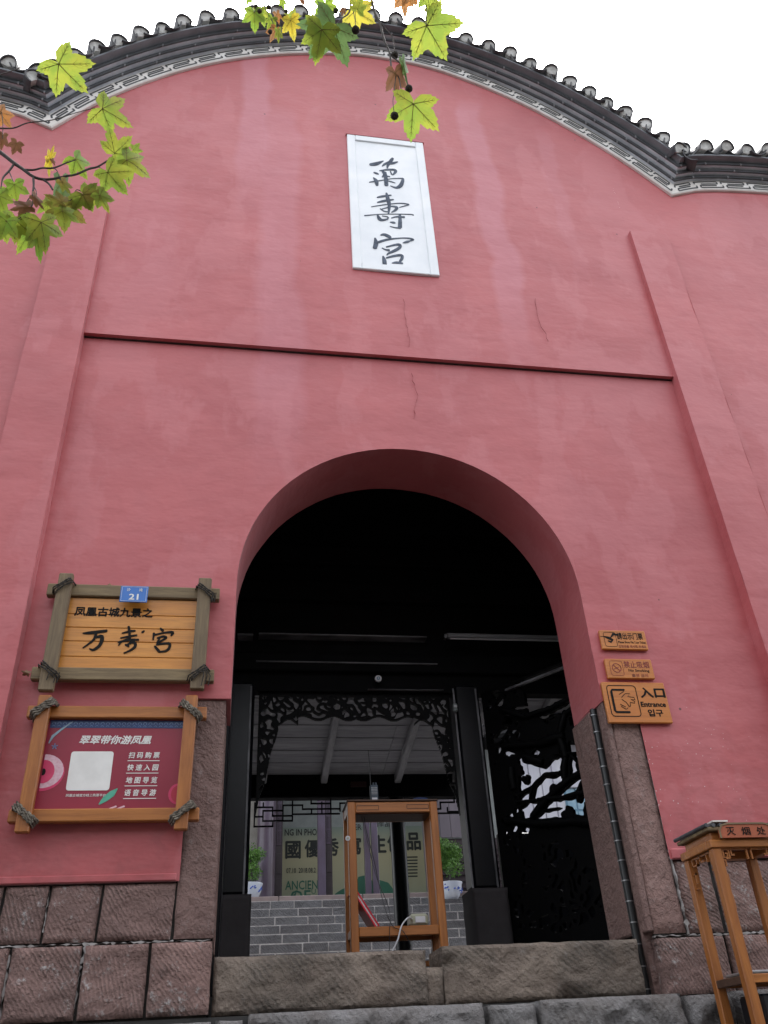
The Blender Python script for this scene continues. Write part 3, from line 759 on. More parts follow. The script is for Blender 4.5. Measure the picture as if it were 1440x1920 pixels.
# ------------------------------------------------------------------ name plaque high on the wall
pq = thing('stone_name_plaque', (1.24, -.06, 6.1), 'tall white marble plaque with three carved characters high above the arch', 'plaque')
x0, x1, z0, z1, Yp = .838, 1.646, 6.107, 8.17, -.058
MB().box((x0+.07, Yp-.002, z0+.07), (x1-.07, Yp+.02, z1-.07)).build('plaque_slab', MARB, pq)
fwid = .085
for (a, c) in (((x0, z0), (x0+fwid, z1)), ((x1-fwid, z0), (x1, z1))):
    MB().box((a[0], Yp-.016, a[1]), (c[0], Yp+.02, c[1]), .006).build('plaque_frame', MARB, pq)
for (a, c) in (((x0+fwid+.001, z1-fwid), (x1-fwid-.001, z1)), ((x0+fwid+.001, z0), (x1-fwid-.001, z0+fwid))):
    MB().box((a[0], Yp-.016, a[1]), (c[0], Yp+.02, c[1]), .006).build('plaque_frame', MARB, pq)
mb = MB()
for (a, c) in (((x0-.012, z1), (x1+.012, z1+.014)),): mb.box((a[0], Yp-.020, a[1]), (c[0], Yp+.02, c[1]))
mb.build('plaster_edge', PL, pq)
WAN = [[(487, 405, 30), (540, 398, 40), (610, 370, 8)], [(600, 420, 8), (625, 400, 20), (668, 378, 16)], [(700, 345, 22), (680, 375, 30), (655, 410, 22), (648, 440, 10)], [(665, 400, 12), (705, 392, 24), (748, 378, 10)],
       [(575, 465, 8), (640, 455, 18), (715, 455, 24), (728, 475, 24), (700, 505, 10)], [(605, 470, 22), (625, 500, 30), (600, 525, 10)], [(640, 515, 14), (672, 520, 10)], [(520, 480, 12), (545, 490, 22), (565, 498, 8)],
       [(625, 480, 26), (635, 540, 32), (640, 605, 32)], [(515, 530, 8), (540, 560, 34), (550, 605, 22)], [(475, 575, 8), (520, 568, 14), (620, 553, 8), (700, 540, 8), (800, 538, 12)],
       [(800, 540, 18), (795, 570, 28), (775, 610, 34), (735, 628, 24), (680, 610, 6)], [(645, 560, 8), (690, 570, 12), (725, 583, 6)], [(680, 470, 10), (690, 500, 10)]]
SHOU = [[(640, 680, 14), (655, 740, 34), (668, 800, 26), (660, 880, 12)], [(552, 722, 12), (600, 712, 22), (685, 700, 12)], [(555, 770, 14), (620, 755, 26), (708, 742, 12)],
        [(495, 812, 6), (600, 795, 9), (760, 778, 10), (852, 788, 12), (830, 800, 10), (765, 818, 6)], [(590, 835, 8), (640, 822, 10), (690, 808, 14), (740, 818, 26), (725, 845, 22), (690, 865, 8)],
        [(580, 830, 8), (620, 855, 12), (660, 860, 10)], [(430, 897, 12), (560, 885, 7), (700, 882, 8), (870, 885, 10), (900, 893, 14)], [(552, 885, 10), (575, 930, 34), (600, 940, 24), (650, 930, 14), (652, 910, 10), (600, 900, 8)],
        [(690, 920, 10), (740, 908, 14), (812, 912, 22)], [(770, 890, 20), (772, 950, 30), (770, 1010, 34)], [(678, 960, 10), (710, 965, 24), (725, 968, 10)], [(675, 1000, 6), (720, 1012, 12), (775, 1018, 16)]]
GONG = [[(585, 1085, 10), (620, 1080, 30), (665, 1100, 34), (685, 1118, 10)], [(530, 1115, 14), (540, 1160, 38), (528, 1210, 34)], [(560, 1155, 24), (640, 1130, 22), (760, 1115, 12), (850, 1115, 16), (898, 1128, 20), (870, 1140, 14)],
        [(800, 1160, 8), (840, 1150, 26), (870, 1140, 8)], [(600, 1210, 10), (630, 1225, 14), (665, 1232, 26)], [(640, 1200, 12), (720, 1180, 20), (765, 1178, 28), (768, 1205, 26), (720, 1235, 28), (660, 1262, 16), (645, 1278, 8)],
        [(608, 1290, 14), (620, 1330, 34), (625, 1380, 34)], [(640, 1305, 14), (720, 1285, 24), (785, 1280, 26), (790, 1310, 26), (770, 1340, 20)], [(695, 1355, 8), (740, 1350, 26), (795, 1358, 18)]]
def strokes(lst, ox, oy, sc, Y, d, wk=1.0, dense=4):
    mb = MB()
    for st in lst:
        st2 = catmull(st, dense)
        P = []; W = []
        for (a, c, wd) in st2:
            q = at(ox+a/sc, oy+c/sc, Y); P.append(Vector((q.x, q.z)))
        wpx = (at(ox+st[0][0]/sc+10, oy+st[0][1]/sc, Y)-at(ox+st[0][0]/sc, oy+st[0][1]/sc, Y)).length/10/sc
        W = [wd*wpx*wk for (_, _, wd) in st2]
        jy = rnd.uniform(0, .0008)
        mb.ribbon(P, W, Y-d-jy, Y)
    return mb
for ch in (WAN, SHOU, GONG): strokes(ch, 600, 230, 5.143, Yp-.003, .003, 1.15).build('carved_character', INK, pq)

# ------------------------------------------------------------------ framed signs on the left
def cord(mb, pts, r=.006, tw=3.0, strands=2, n=5):
    for s0 in range(strands):
        P = []
        for i, p in enumerate(pts):
            p = Vector(p); t = (Vector(pts[min(i+1, len(pts)-1)])-Vector(pts[max(i-1, 0)])).normalized(); a = t.orthogonal().normalized(); b_ = t.cross(a)
            an = i*tw+math.pi*2*s0/strands; P.append(p+(a*math.cos(an)+b_*math.sin(an))*r*.7)
        mb.tube(P, r*.8, n)
def lashing(x, z, Yf, sgn, m, parent, n=4, L=.075, r=.0055, tails=True):
    mb = MB()
    for k in range(n):
        o = (k-(n-1)/2)*.0165+rnd.uniform(-.003, .003); dx, dz = L*.78, sgn*L*.62
        nx_, nz_ = -dz/L, dx/L
        pts = []
        for i in range(15):
            u = -1+2*i/14
            yy = Yf-.010-.006*(1-abs(u))+(.045 if abs(u) > .97 else 0)
            o2 = o*(.55+.45*abs(u)**.5)
            pts.append((x+dx*u*rnd.uniform(.99, 1.01)+nx_*o2, yy+(.02*max(0, abs(u)-.8)/.2), z+dz*u+nz_*o2))
        cord(mb, pts, r, 1.1)
    if tails:
        for k in range(3):
            ex = x+rnd.uniform(-.03, .04); cord(mb, [(x+L*.5, Yf-.01, z+sgn*L*.5), (ex+.04, Yf-.02, z-.03), (ex+.03, Yf-.012, z-.075-rnd.uniform(0, .03))], .0025, .5)
    return mb.build('rope_lashing', m, parent, smooth=60)
def tbox(x0, x1, z0, z1, y0, y1, m, name, parent, sk=0.0, c=.006):
    mb = MB().box((x0, y0, z0), (x1, y1, z1), c)
    mb.v = [(x+sk*((z-z0)/(z1-z0)-.5), y, z) for x, y, z in mb.v]
    return mb.build(name, m, parent)
U = thing('upper_signboard', (-.7, -.1, 2.02), 'weathered grey timber frame holding an orange pine board with black calligraphy', 'sign')
tbox(-1.262, -.163, 2.682, 2.768, -.085, -.03, WEATH, 'frame_rail', U)
tbox(-1.262, -.166, 2.104, 2.186, -.085, -.03, WEATH, 'frame_rail', U)
tbox(-1.194, -1.106, 2.015, 2.820, -.135, -.087, WEATHV, 'frame_post', U, .004)
tbox(-.305, -.220, 2.035, 2.817, -.135, -.087, WEATHV, 'frame_post', U, .002)
zb = [2.187, 2.268, 2.372, 2.468, 2.562, 2.681]
for i in range(5):
    MB().box((-1.13, -.062, zb[i]+.001), (-.29, -.035, zb[i+1]-.0015), .003).build('board_plank', PINE, U)
text_mb('凤凰古城九景之', (-1.07, 2.548, -.585, 2.612), -.0622, .003, 0, .03).build('black_lettering', BLK, U)
WAN2 = [[(510, 450, 7), (560, 447, 17), (655, 435, 14)], [(590, 445, 15), (575, 490, 12), (510, 540, 7)], [(580, 480, 8), (625, 470, 20), (615, 520, 17), (575, 552, 14), (550, 545, 6)]]
SHOU2 = [[(750, 450, 7), (800, 438, 13), (830, 435, 8)], [(790, 410, 13), (795, 450, 12), (800, 500, 9)], [(740, 480, 7), (790, 470, 11), (840, 462, 9)], [(725, 505, 9), (790, 492, 13), (850, 490, 11)], [(800, 480, 11), (750, 500, 9), (728, 525, 7)],
         [(780, 520, 9), (820, 505, 14), (830, 530, 15), (800, 555, 11), (760, 572, 6)], [(770, 520, 10), (790, 530, 12)], [(872, 445, 11), (885, 436, 9)]]
GONG2 = [[(985, 420, 9), (1000, 435, 14)], [(945, 450, 12), (940, 490, 8)], [(950, 460, 10), (1010, 447, 9), (1060, 445, 15), (1050, 465, 9)], [(965, 480, 8), (1000, 470, 11), (1020, 478, 12), (975, 505, 9)], [(980, 480, 9), (965, 510, 11)],
         [(950, 530, 11), (975, 560, 15)], [(960, 520, 9), (1035, 512, 13), (1040, 535, 14), (1020, 558, 12), (975, 565, 9)]]
for ch in (WAN2, SHOU2, GONG2): strokes(ch, 0, 1050, 3.273, -.0622, .004, 1.25).build('black_lettering', BLK, U)
for (x, z, sg, t_) in ((-1.155, 2.728, 1, False), (-.255, 2.722, -1, True), (-1.155, 2.150, -1, True), (-.262, 2.142, 1, True)):
    lashing(x, z, -.135, sg, ROPED, U, 3, .072, .0042, t_)
Lw = thing('lower_signboard', (-.7, -.1, 1.2), 'orange timber frame lashed with rope around a crimson printed ticket poster', 'sign')
tbox(-1.243, -.196, 1.864, 1.938, -.085, -.03, ORG, 'frame_rail', Lw)
tbox(-1.240, -.200, 1.262, 1.334, -.085, -.03, ORG, 'frame_rail', Lw)
tbox(-1.182, -1.107, 1.197, 1.986, -.135, -.087, ORGV, 'frame_post', Lw)
tbox(-.330, -.255, 1.200, 1.994, -.135, -.087, ORGV, 'frame_post', Lw, .006)
for (x, z, sg) in ((-1.145, 1.905, 1), (-.292, 1.905, -1), (-1.148, 1.298, -1), (-.292, 1.298, 1)):
    lashing(x, z, -.135, sg, ROPE, Lw, 3, .078, .0085, False)
MB().box((-1.125, -.05, 1.335), (-.315, -.035, 1.863)).build('poster_sheet', PRED, Lw)
YP = -.0505
mb = MB().box((-1.105, YP-.001, 1.812), (-.332, YP, 1.860)); mb.build('blue_border', PBLU, Lw)
mb = MB()
for i in range(25):
    x = -1.085+i*.031
    mb.ribbon([Vector((x+.010*math.cos(a), 1.835+.012*math.sin(a))) for a in [math.pi*k/6 for k in range(7)]], [.004]*7, YP-.0022, YP-.001)
    mb.ribbon([Vector((x-.008, 1.822)), Vector((x, 1.828)), Vector((x+.008, 1.822))], [.003]*3, YP-.0022, YP-.001)
mb.build('border_pattern', PBL2, Lw)
text_mb('翠翠带你游凤凰', (-.925, 1.715, -.512, 1.766), YP, .0015, .25, .03).build('white_lettering', WHT, Lw)
for i, (tx, za) in enumerate((('扫 码 购 票', 1.630), ('快 速 入 园', 1.557), ('地 图 导 览', 1.483), ('语 音 导 游', 1.411))):
    text_mb(tx, (-.632, za, -.455, za+.036), YP, .0015, .12, .025).build('white_lettering', WHT, Lw)
    MB().box((-.636, YP-.0015, za-.0175), (-.452, YP, za-.0135)).build('white_rule', WHT, Lw)
text_mb('凤凰古城官方线上购票平台', (-.955, 1.408, -.735, 1.424), YP, .0012, 0, .01).build('white_lettering', WHT, Lw)
# blank white card
rc = []
for cx_, cz_, a0 in ((-.735, 1.655, 0), (-.945, 1.655, 90), (-.945, 1.458, 180), (-.735, 1.458, 270)):
    for k in range(4): a = rad(a0+30*k); rc.append((cx_+.015*math.cos(a), cz_+.015*math.sin(a)))
MB().prism(rc, YP-.0012, YP).build('white_card', WHT, Lw)
def disc(cx_, cz_, rx, rz, Y, d, m, name, parent, a0=0, a1=360, n=28, xmin=None, xmax=None):
    P = []
    for k in range(n+1):
        a = rad(a0+(a1-a0)*k/n); x = cx_+rx*math.cos(a); z = cz_+rz*math.sin(a)
        if xmin is not None: x = max(x, xmin)
        if xmax is not None: x = min(x, xmax)
        P.append((x, z))
    return MB().prism(P, Y-d, Y).build(name, m, parent)
disc(-1.10, 1.545, .118, .105, YP, .001, PPNK, 'printed_parasol', Lw, xmin=-1.105)
disc(-1.10, 1.555, .112, .098, YP, .0016, PPALE, 'printed_parasol', Lw, xmin=-1.105)
disc(-1.10, 1.552, .062, .068, YP, .0022, PPNK, 'printed_parasol', Lw, xmin=-1.105)
disc(-1.10, 1.55, .014, .02, YP, .0028, BLK, 'printed_parasol', Lw, xmin=-1.105)
disc(-.33, 1.42, .055, .06, YP, .001, PPNK, 'printed_parasol', Lw, xmax=-.334)
disc(-.33, 1.42, .04, .048, YP, .0015, simple('deep_pink_print', (.45, .02, .05), None, .4), 'printed_parasol', Lw, xmax=-.334)
MB().ribbon([Vector((-.765, 1.365)), Vector((-.735, 1.395)), Vector((-.70, 1.425)), Vector((-.675, 1.452))], [.008, .034, .036, .006], YP-.0012, YP).build('printed_leaf', PTEAL, Lw)
MB().ribbon([Vector((-1.095, 1.72)), Vector((-1.08, 1.76)), Vector((-1.04, 1.80)), Vector((-.98, 1.85))], [.006, .016, .012, .004], YP-.0026, YP).build('printed_leaf', simple('pale_teal_print', (.3, .42, .5), None, .4), Lw)
mb = MB()
for k in range(5):
    a = rad(72*k+20); mb.ribbon([Vector((-1.06, 1.70)), Vector((-1.06+.016*math.cos(a), 1.70+.016*math.sin(a)))], [.003, .007], YP-.0016, YP)
mb.build('printed_flower', PBL2, Lw)
for sx_, cx_ in ((1, -.69), (-1, -.645)):
    MB().ribbon([Vector((cx_-.02, 1.338)), Vector((cx_+.02, 1.352))], [.006, .010], YP-.0012, YP).build('printed_flower', PPALE, Lw)

hp = thing('house_number_plate', (-.705, -.14, 2.617), 'small blue enamel house number plate reading 21 on the upper sign frame', 'number plate')
tbox(-.793, -.620, 2.616, 2.733, -.142, -.136, BLUE, 'plate', hp, 0, .002)
mb = MB()
for (a, c) in (((-.785, 2.622), (-.628, 2.6235)), ((-.785, 2.7255), (-.628, 2.727)), ((-.785, 2.622), (-.7835, 2.727)), ((-.6295, 2.622), (-.628, 2.727))): mb.box((a[0], -.1432, a[1]), (c[0], -.142, c[1]))
mb.build('plate_border', WHT, hp)
text_mb('21', (-.735, 2.634, -.678, 2.674), -.142, .0012, 0, .03).build('white_lettering', WHT, hp)
text_mb('沙', (-.755, 2.694, -.732, 2.716), -.142, .0012, 0, .01).build('white_lettering', WHT, hp)
text_mb('湾', (-.678, 2.694, -.655, 2.716), -.142, .0012, 0, .01).build('white_lettering', WHT, hp)
MB().box((-.74, -.136, 2.64), (-.67, -.087, 2.70)).build('mounting_block', WEATHV, hp)

# ------------------------------------------------------------------ small wooden signs on the right
def wsign(name, x0, x1, z0, z1, label):
    o = thing(name, ((x0+x1)/2, -.03, z0), label, 'sign'); tbox(x0, x1, z0, z1, -.032, -.006, SIGNW, 'sign_board', o, 0, .005); return o
def framerect(mb, x0, z0, x1, z1, w_, Y, r=.015):
    P = []
    for cx_, cz_, a0 in ((x1-r, z1-r, 0), (x0+r, z1-r, 90), (x0+r, z0+r, 180), (x1-r, z0+r, 270)):
        for k in range(5): a = rad(a0+22.5*k); P.append(Vector((cx_+r*math.cos(a), cz_+r*math.sin(a))))
    P += [P[0], P[1]]
    mb.ribbon(P, [w_]*len(P), Y-.0015, Y)
YS = -.0322
s1 = wsign('ticket_notice', 2.499, 2.844, 2.405, 2.553, 'small orange wooden sign asking visitors to show tickets, topmost of three')
text_mb('請出示门票', (2.625, 2.482, 2.818, 2.533), YS, .0012, 0, .02).build('black_lettering', BLK, s1)
text_mb('Please Show Me Your Ticket', (2.625, 2.452, 2.832, 2.470), YS, .0012, 0, .015).build('black_lettering', BLK, s1)
text_mb('입장권을 제시해 주세요', (2.622, 2.418, 2.828, 2.438), YS, .0012, 0, .01).build('black_lettering', REDL, s1)
mb = MB(); framerect(mb, 2.525, 2.425, 2.615, 2.535, .0025, YS); 
mb.ribbon([Vector((2.53, 2.50)), Vector((2.56, 2.49)), Vector((2.585, 2.475)), Vector((2.57, 2.46)), Vector((2.55, 2.468))], [.01, .022, .02, .016, .008], YS-.0015, YS)
mb.ribbon([Vector((2.575, 2.495)), Vector((2.60, 2.522)), Vector((2.632, 2.515))], [.008, .02, .012], YS-.0016, YS)
mb.ribbon([Vector((2.50, 2.502)), Vector((2.545, 2.50))], [.004, .004], YS-.0015, YS)
mb.build('ticket_pictogram', BLK, s1)
s2 = wsign('no_smoking_notice', 2.495, 2.841, 2.187, 2.333, 'small orange wooden no smoking sign, middle of the three beside the arch')
text_mb('禁止吸烟', (2.628, 2.266, 2.815, 2.315), YS, .0012, 0, .015).build('red_lettering', REDL, s2)
text_mb('No Smoking', (2.655, 2.232, 2.808, 2.256), YS, .0012, 0, .02).build('black_lettering', BLK, s2)
text_mb('흡연 금지', (2.672, 2.199, 2.790, 2.221), YS, .0012, 0, .01).build('red_lettering', REDL, s2)
mb = MB(); framerect(mb, 2.524, 2.208, 2.618, 2.316, .0025, YS)
cc = Vector((2.571, 2.264))
mb.ribbon([cc+Vector((math.cos(a), math.sin(a)))*.032 for a in [2*math.pi*k/20 for k in range(22)]], [.005]*22, YS-.0015, YS)
mb.ribbon([cc+Vector((-.022, .022)), cc+Vector((.022, -.022))], [.005]*2, YS-.0016, YS)
mb.ribbon([cc+Vector((-.018, -.008)), cc+Vector((.014, .004))], [.005]*2, YS-.0014, YS)
mb.build('no_smoking_pictogram', REDL, s2)
s3 = wsign('entrance_notice', 2.436, 2.893, 1.871, 2.160, 'large orange wooden entrance sign with black hand symbol, lowest of three')
text_mb('入口', (2.705, 2.050, 2.880, 2.120), YS, .002, 0, .04).build('black_lettering', BLK, s3)
text_mb('Entrance', (2.690, 1.985, 2.868, 2.018), YS, .002, 0, .035).build('black_lettering', BLK, s3)
text_mb('입구', (2.728, 1.917, 2.835, 1.965), YS, .002, 0, .03).build('black_lettering', BLK, s3)
mb = MB(); framerect(mb, 2.466, 1.916, 2.675, 2.134, .0055, YS, .022)
mb.ribbon([Vector((2.590, 2.103)), Vector((2.500, 2.103)), Vector((2.494, 2.09)), Vector((2.494, 1.955)), Vector((2.502, 1.945)), Vector((2.598, 1.945))], [.013, .013, .016, .016, .014, .014], YS-.0025, YS)
HAND = [(2.548, 2.070), (2.585, 2.092)], [(2.560, 2.050), (2.590, 2.075), (2.625, 2.078), (2.605, 2.055), (2.650, 2.050), (2.655, 2.035), (2.625, 2.035), (2.650, 2.020), (2.645, 2.008), (2.615, 2.015), (2.61, 1.985), (2.598, 1.985)], [(2.560, 2.035), (2.585, 2.015), (2.600, 1.99)], [(2.54, 2.00), (2.575, 1.982)], [(2.545, 1.985), (2.575, 1.965), (2.59, 1.975)]
for h_ in HAND: mb.ribbon([Vector(p) for p in h_], [.0045]*len(h_), YS-.0018, YS)
mb.build('hand_pictogram', BLK, s3)

# ------------------------------------------------------------------ ashtray stand (right)
A = thing('ashtray_stand', (2.77, -.54, -.12), 'tall orange carved wooden ashtray stand with little tiled roof beside the right base', 'ashtray stand')
ax0, ax1, ay0, ay1 = 2.555, 2.99, -.72, -.37
for (x, y) in ((ax0, ay0), (ax1-.052, ay0), (ax0, ay1-.048), (ax1-.052, ay1-.048)):
    MB().box((x, y, -.12), (x+.052, y+.048, .925), .004).build('leg', ORGV, A)
for (a, c) in (((ax0-.008, ay0-.008), (ax1+.008, ay0+.05)), ((ax0-.008, ay1-.05), (ax1+.008, ay1+.008))):
    MB().box((a[0], a[1], .927), (c[0], c[1], .968), .004).build('top_rail', ORG, A)
for x in (ax0-.008, ax1-.042):
    MB().box((x, ay0+.052, .927), (x+.05, ay1-.052, .968), .004).build('top_rail', ORG, A)
MB().box((ax0+.02, ay0+.02, .972), (ax1-.02, ay1-.02, 1.012), .003).build('roof_box', BRNX, A)
MB().box((ax0-.01, ay0-.012, 1.014), (ax1+.01, ay1+.012, 1.034), .004).build('roof_rim', WEATH, A)
for k in range(11):
    x = ax0-.012+k*.042; mb = MB().tube([(x, ay0-.02, 1.042), (x, ay1+.02, 1.046)], .011, 8); mb.build('roof_tile', TILE, A, smooth=50)
MB().box((ax0+.03, ay0-.02, 1.058), (ax0+.12, ay0+.05, 1.066)).build('roof_chip', BAND, A)
# name board
pl = [(2.605, .972), (2.925, .972), (2.925, 1.012), (2.90, 1.038), (2.87, 1.045), (2.66, 1.045), (2.625, 1.038), (2.605, 1.012)]
MB().prism([(x+.0, z) for x, z in pl], ay0-.030, ay0-.014).build('name_board', simple('faded_orange_red_paint', (.42, .10, .04), (.34, .09, .04), .6), A)
mb = MB(); mb.ribbon([Vector(p) for p in pl[1:]+pl[:1]], [.009]*8, ay0-.034, ay0-.029); mb.build('name_board_edge', WEATH, A)
for i, ch in enumerate('灭烟处'): text_mb(ch, (2.645+i*.09, .984, 2.695+i*.09, 1.026), ay0-.031, .0015, 0, .01).build('dark_lettering', BLK, A)
# carved corner brackets of square scrollwork
def fretb(x0, x1, z1, drop, Y, flip=False):
    W = x1-x0
    L = [[(0, .0), (1, .0)], [(0, 0), (0, -1)], [(.12, -.02), (.12, -.10), (.26, -.10), (.26, -.05), (.20, -.05)], [(.0, -.13), (.14, -.13), (.14, -.2)], [(.33, -.0), (.33, -.11), (.2, -.11)], [(1, 0), (1, -.12)],
         [(.42, -.02), (.42, -.07), (.52, -.07)], [(0, -.3), (.09, -.3), (.09, -.42), (.02, -.42)], [(0, -.5), (.07, -.55), (.07, -.7), (.0, -.75)]]
    mb = MB()
    for a in L:
        P = [Vector(((x0+W*u) if not flip else (x1-W*u), z1+drop*v_)) for u, v_ in a]
        mb.ribbon(P, [.009]*len(P), Y-.006-rnd.uniform(0, .001), Y+.006)
    return mb.build('carved_bracket', ORGV, A)
fretb(ax0+.045, ax0+.045+.16, .922, .42, ay0+.02); fretb(ax1-.045-.16, ax1-.045, .922, .42, ay0+.02, True)
for (y_, s_) in ((ay0+.06, 0), ):
    b_ = MB()
    for (u0, v0, u1, v1) in ((0, 0, 1, 0), (0, 0, 0, -1), (.1, 0, .1, -.12), (.1, -.12, .3, -.12), (.3, -.12, .3, -.04), (.45, 0, .45, -.1), (.45, -.1, .6, -.1), (.75, 0, .75, -.13), (.9, 0, .9, -.2), (1, 0, 1, -.5), (0, -.25, .12, -.25), (.12, -.25, .12, -.4), (0, -.5, .1, -.5), (.88, -.3, 1, -.3)):
        Ly = ay1-ay0-.09
        b_.box((ax0+.012, ay1-.045-Ly*max(u0, u1)-.004, .92+.3*min(v0, v1)-.004), (ax0+.026, ay1-.045-Ly*min(u0, u1)+.004, .92+.3*max(v0, v1)+.004))
    b_.build('carved_bracket', BRN, A)
for y_ in (ay0+.002, ay1-.04):
    MB().box((ax0+.043, y_, .285), (ax1-.043, y_+.036, .325), .003).build('shelf_rail', ORG, A)
for x_ in (ax0+.003, ax1-.038):
    MB().box((x_, ay0+.044, .285), (x_+.034, ay1-.044, .322), .003).build('shelf_rail', BRND, A)
MB().box((ax0+.044, ay0+.045, .300), (ax1-.044, ay1-.045, .312)).build('shelf', BRND, A)
MB().box((ax0+.10, ay0+.06, -.05), (ax1-.10, ay1-.06, .24), .01).build('ash_bin', simple('black_ash_bin', (.012, .013, .016), None, .4), A)
MB().box((ax0+.06, ay0+.05, .327), (ax1-.06, ay1-.05, .345), .006).build('ash_tray', METAL, A)

# ------------------------------------------------------------------ entrance hall (black timber)
hall = thing('entrance_hall', (1.2, 3.5, .42), 'dark black timber entrance hall behind the arch with lintel beams and planked ceiling', 'hall')
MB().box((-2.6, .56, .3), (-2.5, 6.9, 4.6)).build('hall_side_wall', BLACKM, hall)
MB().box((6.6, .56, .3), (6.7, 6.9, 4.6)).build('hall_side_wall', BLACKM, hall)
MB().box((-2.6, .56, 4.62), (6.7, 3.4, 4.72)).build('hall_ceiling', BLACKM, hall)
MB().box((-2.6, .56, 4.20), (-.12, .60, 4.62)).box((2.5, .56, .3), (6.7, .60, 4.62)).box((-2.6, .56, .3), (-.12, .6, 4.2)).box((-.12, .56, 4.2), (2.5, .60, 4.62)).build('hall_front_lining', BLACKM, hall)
YC = 2.0
zc = at(600, 1300, YC).z
MB().box((-2.5, YC, zc+.02), (6.6, YC+.12, 4.6)).build('lintel_wall', BLACKM, hall)
def ledge(px0, px1, py, Y, m, h=.02, name='lintel_moulding'):
    a = at(px0, py, Y); c = at(px1, py, Y)
    MB().box((a.x, Y-.001, a.z-h/2), (c.x, Y+.12, a.z+h/2), .003).build(name, m, hall)
DIM = simple('painted_edge_glint', (.22, .22, .235), (.06, .06, .066), .45, 5, stretch=(.6, 1, 1))  # grey paints in the light that black timber edges catch
ledge(445, 475, 1189, YC-.12, DIM, .02); ledge(485, 800, 1187, YC-.12, DIM, .013); ledge(480, 820, 1239, YC-.08, DIM, .010); ledge(690, 832, 1292, YC-.03, DIM, .006)
for z_ in (3.75, 4.15): MB().box((-2.5, YC-.10, z_), (6.6, YC-.002, z_+.2), .01).build('lintel_beam', BLACKM, hall)
MB().box((-2.5, YC-.06, zc+.19), (6.6, YC-.002, zc+.36), .01).build('lintel_beam', BLACKM, hall)
# columns of the carved screen
def col_px(pxa, pxb, py, Y): return at(pxa, py, Y).x, at(pxb, py, Y).x
for (xa, xb) in ((-.16, .16), (1.90, 2.20)):
    cx_ = (xa+xb)/2
    MB().box((xa+.03, YC-.02, 1.2), (xb-.03, YC+.22, zc+.1), .03).build('screen_column', BLACKL, hall, smooth=20)
    MB().box((xa+.02, YC-.028, 1.2), (xa+.035, YC-.021, zc+.05)).build('column_highlight_strip', DIM, hall)  # thin grey strips paint the gloss highlights of the black column
    MB().box((xb-.07, YC-.028, 1.2), (xb-.055, YC-.021, zc+.05)).build('column_highlight_strip', DIM, hall)
    block(xa, xb, .42, 1.205, YC-.10, YC+.26, simple('dark_plinth_stone', (.042, .036, .038), (.03, .026, .028), .8, 5, .3), 'column_plinth', amp=.004, rnd_c=.02, seed=cx_, parent=hall)
MB().box((-.12, .9, .45), (-.06, 1.9, 4.2), .01).build('left_door_leaf', BLACKL, hall)
# open door leaf, left of the passage: bluish black edge boards
# carved screens
def cap(p, a, c, r):
    ax_, az = a; bx_, bz = c; px_2, pz = p; dx, dz = bx_-ax_, bz-az; L2 = dx*dx+dz*dz or 1e-9
    t = max(0, min(1, ((px_2-ax_)*dx+(pz-az)*dz)/L2)); return math.hypot(px_2-ax_-dx*t, pz-az-dz*t)-r
def scroll(x, z, sc=1.0, ofs=0.0):
    a = noise.noise((x*9*sc+ofs, z*9*sc, .3)); b_ = noise.noise((x*9*sc+40+ofs, z*9*sc, 7.7))
    return min(abs(a)-.16, abs(b_)-.13)*.12
SX0, SX1 = .17, 1.90
def front_fn(x, z):
    t = (x-SX0)/(SX1-SX0); u = abs(t-.5)*2
    edge = min(x-SX0, SX1-x)
    # bottom profile: shallow in the middle, stepping down at both ends
    if u < .60: bot = zc-.21-.02*math.sin(u*20)
    elif u < .80: bot = zc-.25-.03*math.sin(u*25)
    else: bot = zc-.30-(u-.8)/.2*.75+.03*math.sin(u*60)
    body = max(bot-z, z-zc-.03)
    if body > 0: return body
    rim = abs(z-bot)-.014
    fr = min(edge-.018, .9) if edge < .03 else .5
    return min(scroll(x, z, 1.45), rim, fr, abs(z-zc)-.012)
mb = MB().msq(front_fn, SX0, SX1, 280, zc-1.08, zc+.03, 170, YC+.04, YC+.075)
mb.build('carved_screen', CARVE, hall)
# angled pine-tree screen on the right
pA = Vector((2.2, 2.02)); dv = Vector((math.sin(rad(35)), -math.cos(rad(35)))); WL = 1.55
def wing_t(px, py):
    d = RT*((px-720)/FPX)+UP*((960-py)/FPX)+fw; nrm = Vector((dv.y, -dv.x, 0)); k = (Vector((pA.x, pA.y, 0))-CAM).dot(nrm)/d.dot(nrm)
    q = CAM+d*k; return ((q.x-pA.x)*dv.x+(q.y-pA.y)*dv.y, q.z)
BR = []
def br(pts, rs):
    W = [wing_t(*p) for p in pts]
    for i in range(len(W)-1): BR.append((W[i], W[i+1], rs[i]))
br([(1000, 1530), (1035, 1490), (1070, 1460), (1110, 1440), (1140, 1430)], [.045, .045, .04, .04])
br([(975, 1490), (1000, 1475), (1020, 1455), (1050, 1450)], [.02, .022, .03]); br([(1000, 1475), (995, 1500), (975, 1515)], [.018, .015])
br([(1060, 1460), (1062, 1420), (1050, 1380), (1060, 1340), (1090, 1320)], [.05, .06, .05, .04])
br([(970, 1505), (1010, 1500), (1060, 1495), (1100, 1485), (1130, 1500)], [.02, .03, .035, .035])
br([(1085, 1500), (1090, 1470), (1098, 1462)], [.025, .022]); br([(1020, 1520), (1050, 1515)], [.012]); br([(1040, 1415), (1095, 1411)], [.014]); br([(1070, 1415), (1085, 1432)], [.016])
br([(940, 1330), (985, 1345), (1030, 1330), (1080, 1305)], [.05, .04, .035]); br([(945, 1400), (1010, 1395), (1060, 1380)], [.05, .07])
br([(950, 1540), (1010, 1545), (1080, 1540), (1140, 1545)], [.05, .06, .07]); br([(960, 1440), (965, 1480)], [.06]); br([(985, 1420), (1020, 1430)], [.06])
